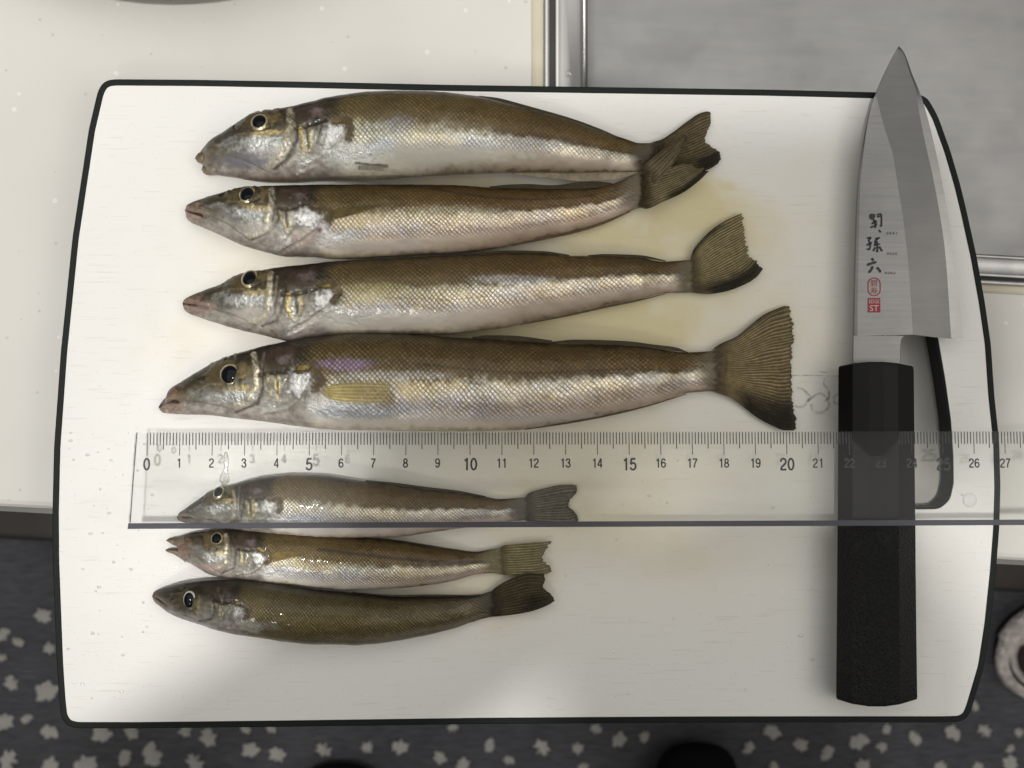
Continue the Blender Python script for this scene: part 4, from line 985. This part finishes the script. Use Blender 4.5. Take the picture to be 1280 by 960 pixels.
def ring_outline(cx, cy, hw, hh, r, wd, name, mat, z, par):
    pts = []
    for sx, sy, a0 in ((1, -1, -90), (1, 1, 0), (-1, 1, 90), (-1, -1, 180)):
        for a in np.linspace(a0, a0 + 90, 7):
            pts.append((cx + sx * (hw - r) + r * math.cos(math.radians(a)), cy + sy * (hh - r) + r * math.sin(math.radians(a))))
    n = len(pts); V = []
    for x, y in pts:
        V.append(W(x, y, z(x, y))); x2 = cx + (x - cx) * (1 - wd / hw); y2 = cy + (y - cy) * (1 - wd / hh); V.append(W(x2, y2, z(x2, y2)))
    Q = [(2 * i, 2 * i + 1, 2 * ((i + 1) % n) + 1, 2 * ((i + 1) % n)) for i in range(n)]
    return link(name, mesh_np(name, V, Q), mat, par, smooth=False)
ring_outline(1092.8, 358.5, 8.2, 11.6, 7.6, 1.3, 'oval_seal', M['red'], blade_z, knife)
put_text('seal_character', '碧', 1092.6, 353.6, 8.4, blade_z, M['red'], knife, wpx=9.2)
put_text('seal_character', '寿', 1092.6, 363.2, 8.4, blade_z, M['red'], knife, wpx=9.2)
zf = lambda x, y: float(blade_z(np.array(x), np.array(y)))
V = [W(x, y, zf(x, y)) for x, y in ((1084.8, 372.4), (1100.4, 372.4), (1100.6, 390.6), (1084.6, 390.6))]
link('square_seal', mesh_np('square_seal', V, [(0, 3, 2, 1)]), M['red'], knife, smooth=False)
put_text('seal_lettering', 'EDGE', 1092.7, 376.8, 4.6, blade_z, M['pale_ink'], knife, wpx=12.6, lift=.00006)
put_text('seal_lettering', 'ST', 1092.7, 385.2, 7.4, blade_z, M['pale_ink'], knife, wpx=11, lift=.00006)
# handle: octagonal section swept along its length
def handle_seg(stations, name, mat, caps=(True, True)):
    V = []; 
    for (y, xl, xr, zc, hz, bow) in stations:
        for (u, v) in ((-1, -.35), (-1, .30), (-.62, .94), (-.2, 1.0), (.2, 1.0), (.58, .94), (1, .30), (1, -.35), (.58, -1), (-.62, -1)):
            z = zc + v * hz; x = (xl + xr) / 2 + u * (xr - xl) / 2
            V.append(W(x, y + bow * (1 - u * u), z))
    m = 10; n = len(stations); Q = grid_quads(n, m, True)[:, ::-1]
    me = mesh_np(name, V, Q)
    bm = bmesh.new(); bm.from_mesh(me); bm.verts.ensure_lookup_table()
    if caps[0]: bm.faces.new([bm.verts[i] for i in range(m)])
    if caps[1]: bm.faces.new([bm.verts[(n - 1) * m + i] for i in range(m)][::-1])
    bmesh.ops.recalc_face_normals(bm, faces=bm.faces)
    bm.to_mesh(me); bm.free()
    return link(name, me, mat, knife, smooth=False)
ZH, HZ = .0077, .0075
handle_seg([(457.5, 1050, 1140, ZH, HZ * .93, -5.5), (459, 1048.4, 1141.6, ZH, HZ * .98, -6.5), (463, 1048, 1142.2, ZH, HZ, -6.5), (560, 1047.6, 1143.2, ZH, HZ, -2), (648, 1047.2, 1144, ZH, HZ, 0)], 'ferrule', M['ferrule'])
handle_seg([(648, 1047.0, 1144.2, ZH, HZ + .0001, 0), (700, 1046.6, 1144.5, ZH, HZ + .0001, 0), (780, 1046, 1145.3, ZH, HZ + .0001, 2), (860, 1045.2, 1146.4, ZH, HZ + .0001, 6), (871, 1045.2, 1146.6, ZH, HZ, 9), (874, 1046.5, 1146, ZH, HZ * .94, 9.5)], 'grip', M['handle'])

def _ell(cx, cy, rx_, ry_): return [(cx + rx_ * math.sin(a), cy + ry_ * math.cos(a)) for a in np.linspace(0, 2 * math.pi, 25)]
SIX = [(.455, .76), (.40, .89), (.28, .94), (.15, .86), (.08, .66), (.065, .42), (.09, .20), (.18, .09), (.28, .062), (.42, .13), (.475, .31), (.42, .50), (.29, .57), (.15, .50), (.075, .36)]
GLYPH = {'0': [_ell(.27, .5, .205, .44)], '1': [[(.33, 0), (.33, 1)], [(.33, .95), (.28, .85), (.13, .79)]],
 '2': [[(.06, .69), (.10, .86), (.26, .938), (.42, .87), (.465, .72), (.41, .56), (.26, .40), (.12, .25), (.06, .07)], [(.03, .065), (.50, .065)]],
 '3': [[(.06, .72), (.11, .87), (.25, .938), (.39, .89), (.43, .75), (.38, .60), (.22, .54)], [(.22, .54), (.40, .48), (.475, .30), (.41, .12), (.26, .062), (.11, .12), (.05, .28)]],
 '4': [[(.38, 0), (.38, 1)], [(.36, .97), (.05, .29)], [(.02, .265), (.52, .265)]],
 '5': [[(.46, .93), (.13, .93)], [(.145, .95), (.085, .47)], [(.09, .49), (.25, .60), (.40, .55), (.475, .36), (.42, .15), (.26, .062), (.11, .11), (.05, .25)]],
 '6': [SIX], '7': [[(.03, .93), (.51, .93)], [(.49, .92), (.33, .62), (.22, .30), (.18, 0)]],
 '8': [_ell(.27, .73, .17, .205), _ell(.27, .285, .205, .222)], '9': [[(.54 - x, 1 - y) for x, y in SIX]]}
def put_digits(txt, cx, cy, hpx, z):
    """grotesque numerals drawn stroke by stroke, joined into one printed number"""
    V = []; Fc = []
    adv = .60; x0 = -((len(txt) - 1) * adv + .54) / 2
    for i, ch in enumerate(txt):
        for st in GLYPH[ch]:
            P = resample(st, 30 if len(st) > 2 else 2); t = np.gradient(P, axis=0); t /= np.hypot(*t.T)[:, None] + 1e-9
            if np.allclose(P[0], P[-1]): t[0] = t[-1] = (t[0] + t[-1]) / 2; t /= np.hypot(*t.T)[:, None]
            nn = np.stack([-t[:, 1], t[:, 0]], 1) * .078
            o_ = len(V)
            A, B = P + nn, P - nn
            for k in range(len(P)):
                for q in (A[k], B[k]):
                    V.append(tuple(W(cx + (x0 + i * adv + q[0]) * hpx, cy - (q[1] - .5) * hpx, z)))
            Fc += [(o_ + 2 * k, o_ + 2 * k + 1, o_ + 2 * k + 3, o_ + 2 * k + 2) for k in range(len(P) - 1)]
    me = bpy.data.meshes.new('numeral'); me.from_pydata(V, [], Fc)
    return link('numeral', me, M['ink'], ruler, smooth=False)
# ------------------------------------------------------------------ ruler lying over the small fish and the handle
ZR = .0158
ruler = empty('ruler', Wv(183, 600, ZR), 'clear plastic centimetre ruler lying across the small fish and the knife handle', 'ruler')
p0, p25 = W(183, 560, ZR), W(1180, 560, ZR)
cm = (p25[0] - p0[0]) / 25
TH = .0022
def rx(c): return p0[0] + c * cm
yt, yb = W(183, 541, ZR)[1], W(183, 653.6, ZR)[1]; yb2 = W(183, 660.6, ZR)[1]
xl_t, xl_b = W(169.5, 541, ZR)[0], W(163.5, 655, ZR)[0]
xr = rx(30.6)
link('ruler_body', slab([np.array([(xl_b, yb), (xr, yb), (xr, yt), (xl_t + .0006, yt), (xl_t, yt - .0006)])], ZR, ZR + TH), M['ruler'], ruler, smooth=False)
link('smoky_edge', slab([np.array([(xl_b - .0002, yb2), (xr, yb2), (xr, yb - .00001), (xl_b, yb - .00001)])], ZR, ZR + TH), M['ruler_edge'], ruler, smooth=False)
bm = bmesh.new()
zt = ZR - .00012
for k in range(0, 305):
    x = rx(k / 10); ln = 569.5 if k % 10 == 0 else (562 if k % 5 == 0 else 556.5)
    y1 = W(183, 541.3, ZR)[1]; y0 = W(183, ln, ZR)[1]; hw = .000125 if k % 10 == 0 else .00015
    vs = [bm.verts.new((x + a * hw, y, zt)) for a, y in ((-1, y0), (1, y0), (1, y1), (-1, y1))]
    bm.faces.new(vs)
o = link('tick_marks', bm_mesh(bm, 'tick_marks'), M['ink'], ruler, smooth=False)
for k in range(31):
    q = Vector((rx(k), 0, ZR)); 
    pxx = 640 + F * ((q - Vector(CAM)).dot(Vector(R)) / (q - Vector(CAM)).dot(Vector(D)))
    big = k % 5 == 0; hh = 15.6 if big else 11.6; yy = 580.2 if big else 578.8
    put_digits(str(k), pxx - (.5 if k % 5 else 0), yy, hh, ZR - .00012)
# frosted end line of the ruler
ribbon([(170, 541.5), (166.5, 600), (163.8, 654)], 1.6, ZR + TH + .00005, 'end_edge', M['ruler_edge'], ruler, taper=False)

ruler.rotation_euler.x = math.radians(-5.0)      # near edge rides a little higher

# ------------------------------------------------------------------ water under the ruler
def puddle(pts, h, label):
    L = px_loop(smooth_closed(pts, 5)); c = L.mean(0); V = []
    for k, z in ((1, .00003), (.94, h * .6), (.8, h * .9), (.4, h), (.05, h)):
        for q in L: V.append((*(c + (q - c) * k), z))
    me = mesh_np('water', V, grid_quads(5, len(L), True))
    tag(link('water_droplet', me, M['water']), label, 'water droplet')
puddle([(281,562),(285,566),(287,580),(284,584),(286,592),(288,600),(284,606),(277,607),(273,599),(277,592),(281,586),(279,575)], .0008, 'long water smear on the board beneath the ruler numeral 2')
puddle([(196,556),(202,556),(203,561),(200,566),(197,562)], .0006, 'small water drop on the board beneath the ruler zero end')
puddle([(214,560),(218,558),(221,562),(219,567),(215,567)], .0006, 'tiny round water drop below the ruler numeral 1')
puddle([(1201,618),(1203,616),(1204,619),(1202,620)], .0004, 'speck of water beside the slot of the board')

V = []; Q = []
for k in range(90):
    if k < 60: x, y = rnd.uniform(85, 235), rnd.uniform(540, 880)
    else: x, y = rnd.uniform(700, 1040), rnd.uniform(560, 880)
    r = rnd.uniform(.00018, .0006); c = W(x, y, 0.0001); o_ = len(V); ex_ = rnd.uniform(.7, 1.5)
    for i in range(4):
        a = i / 3 * math.pi / 2 * .98
        for j in range(9):
            b = 2 * math.pi * j / 9; V.append((c[0] + r * ex_ * math.cos(a) * math.cos(b), c[1] + r * math.cos(a) * math.sin(b), c[2] + r * .55 * math.sin(a)))
    Q.append(grid_quads(4, 9, True) + o_)
tag(link('water_specks', mesh_np('water_specks', V, np.concatenate(Q)), M['water']), 'fine specks of water scattered over the white board', kind='stuff')
dome(711, 92, ZC + .0008, .0011, .0005, 'water_droplet', M['water'], None)
tag(bpy.context.scene.objects[[o.name for o in S.objects if o.name.startswith('water_droplet')][-1]], 'single water drop on the steel rim of the sink', 'water droplet')

# ------------------------------------------------------------------ slipper at the right edge
slz = ZF + .012
sc_ = Wv(1312, 812, slz)
slip = empty('slipper', sc_, 'pale fluffy slipper with dark brown inside on the mat at the right edge', 'slipper')
def fuzzy_ring(a, b, r, name, mat):
    V = []; nu, nv = 90, 28
    for i in range(nu):
        t = 2 * math.pi * i / nu
        for j in range(nv):
            p = 2 * math.pi * j / nv
            rr = r * (1 + .35 * (vnoise(np.array(i / 5.), np.array(j / 5.), 4, 2) - .5)) * (1.25 if math.sin(t) > .3 else 1.0)
            q = rr * math.cos(p)
            V.append((sc_.x + (a + q) * math.cos(t), sc_.y + (b + q) * math.sin(t), slz + .02 + rr * math.sin(p) + .012 * math.sin(t)))
    Q = grid_quads(nu, nv, True); Q2 = np.array([((nu - 1) * nv + j, j, (j + 1) % nv, (nu - 1) * nv + (j + 1) % nv) for j in range(nv)])
    return link(name, mesh_np(name, V, np.concatenate([Q, Q2])), mat, slip)
fuzzy_ring(.050, .040, .0095, 'fleece_collar', M['fleece'])
V, Q = lathe([(.001, .006), (.7, .006), (.95, .014), (1.0, .03), (1.05, .02), (1.05, -.008), (.9, -.010), (.001, -.010)], 48)
me = mesh_np('insole', [(x * .050, y * .038, z) for x, y, z in V], Q); me.transform(Matrix.Translation(sc_))
link('insole', me, M['brown'], slip)
V = []
for i in range(24):
    u = i / 23
    for j in range(40):
        t = 2 * math.pi * j / 40; rr = math.sqrt(max(0., 1 - u ** 2.2))
        z = slz + (.028 * rr + .004) * math.sin(t)
        V.append((sc_.x + .04 + .13 * u, sc_.y + .055 * rr * math.cos(t) * (1 + .04 * math.sin(i * j)), max(z, ZM + .0008)))
link('upper', mesh_np('upper', V, grid_quads(24, 40, True)), M['fleece'], slip)

# ------------------------------------------------------------------ person taking the picture (socks in frame, body throws the shade)
def skin_mesh(verts, edges, radii, root, name, mat, par, levels=2):
    me = bpy.data.meshes.new(name); me.from_pydata(verts, edges, [])
    o = bpy.data.objects.new(name, me); COL.objects.link(o)
    md = o.modifiers.new('skin', 'SKIN'); md.use_smooth_shade = True
    for i, r in enumerate(radii):
        sv = me.skin_vertices[0].data[i]; sv.radius = (r, r) if not isinstance(r, tuple) else r
        sv.use_root = i == root
    sb = o.modifiers.new('sub', 'SUBSURF'); sb.levels = levels; sb.render_levels = levels
    dg = bpy.context.evaluated_depsgraph_get(); dg.update()
    m2 = bpy.data.meshes.new_from_object(o.evaluated_get(dg)); bpy.data.objects.remove(o)
    return link(name, m2, mat, par)
la = Wv(424, 938, ZF + .05); ra = Wv(873, 912, ZF + .05)          # toe tips
PV = [(0, -.60, .05), (0, -.56, .20), (-.01, -.50, .36), (-.02, -.44, .47), (-.02, -.385, .56), (-.02, -.35, .645), (-.02, -.335, .70),
      (-.10, -.60, -.02), (-.15, -.58, -.40), (la.x - .005, la.y - .205, ZF + .09), (.10, -.60, -.02), (.15, -.57, -.40), (ra.x + .005, ra.y - .205, ZF + .09),
      (-.17, -.44, .43), (-.215, -.200, .235), (-.0545, -.080, .42), (-.043, -.060, .474), (-.038, -.015, .486), (.16, -.42, .44), (.076, -.26, .25), (.014, -.108, .425), (.036, -.062, .474), (.040, -.015, .486)]
PE = [(0, 1), (1, 2), (2, 3), (3, 4), (4, 5), (5, 6), (0, 7), (7, 8), (8, 9), (0, 10), (10, 11), (11, 12), (3, 13), (13, 14), (14, 15), (15, 16), (16, 17), (3, 18), (18, 19), (19, 20), (20, 21)]
PR = [.145, .13, .145, .11, .055, .092, .07, .09, .062, .042, .09, .062, .042, .062, .034, .026, .044, .020, .062, .078, .052, .056, .020]
person = empty('person', (0, -.6, ZF), 'person in black socks standing on the mat, only the toes showing at the bottom edge', 'person')
skin_mesh(PV, PE, PR, 0, 'body', M['shirt'], person)
for tip in (la, ra):
    sx = -1 if tip.x < 0 else 1
    skin_mesh([(tip.x - .004 * sx, tip.y - .205, ZF + .12), (tip.x - .004 * sx, tip.y - .215, ZF + .052), (tip.x, tip.y - .12, ZF + .050), (tip.x, tip.y - .045, ZF + .042), (tip.x, tip.y - .012, ZF + .036)],
              [(0, 1), (1, 2), (2, 3), (3, 4)], [.045, .042, (.046, .034), (.045, .027), (.034, .020)], 1, 'sock', M['cloth'], person)
# the phone it is taken with, just above the lens position
bm = bmesh.new(); box_bm(bm, -.080, .080, -.039, .039, -.004, .004)
bmesh.ops.bevel(bm, geom=[e for e in bm.edges if abs(e.verts[0].co.z - e.verts[1].co.z) > .001], offset=.010, segments=5, affect='EDGES')
me = bm_mesh(bm, 'phone'); me.transform(Matrix.Translation((-.002, -.004, .476)))
tag(link('phone', me, M['phone'], smooth=False), 'dark phone held flat over the board, taking the picture', 'phone')
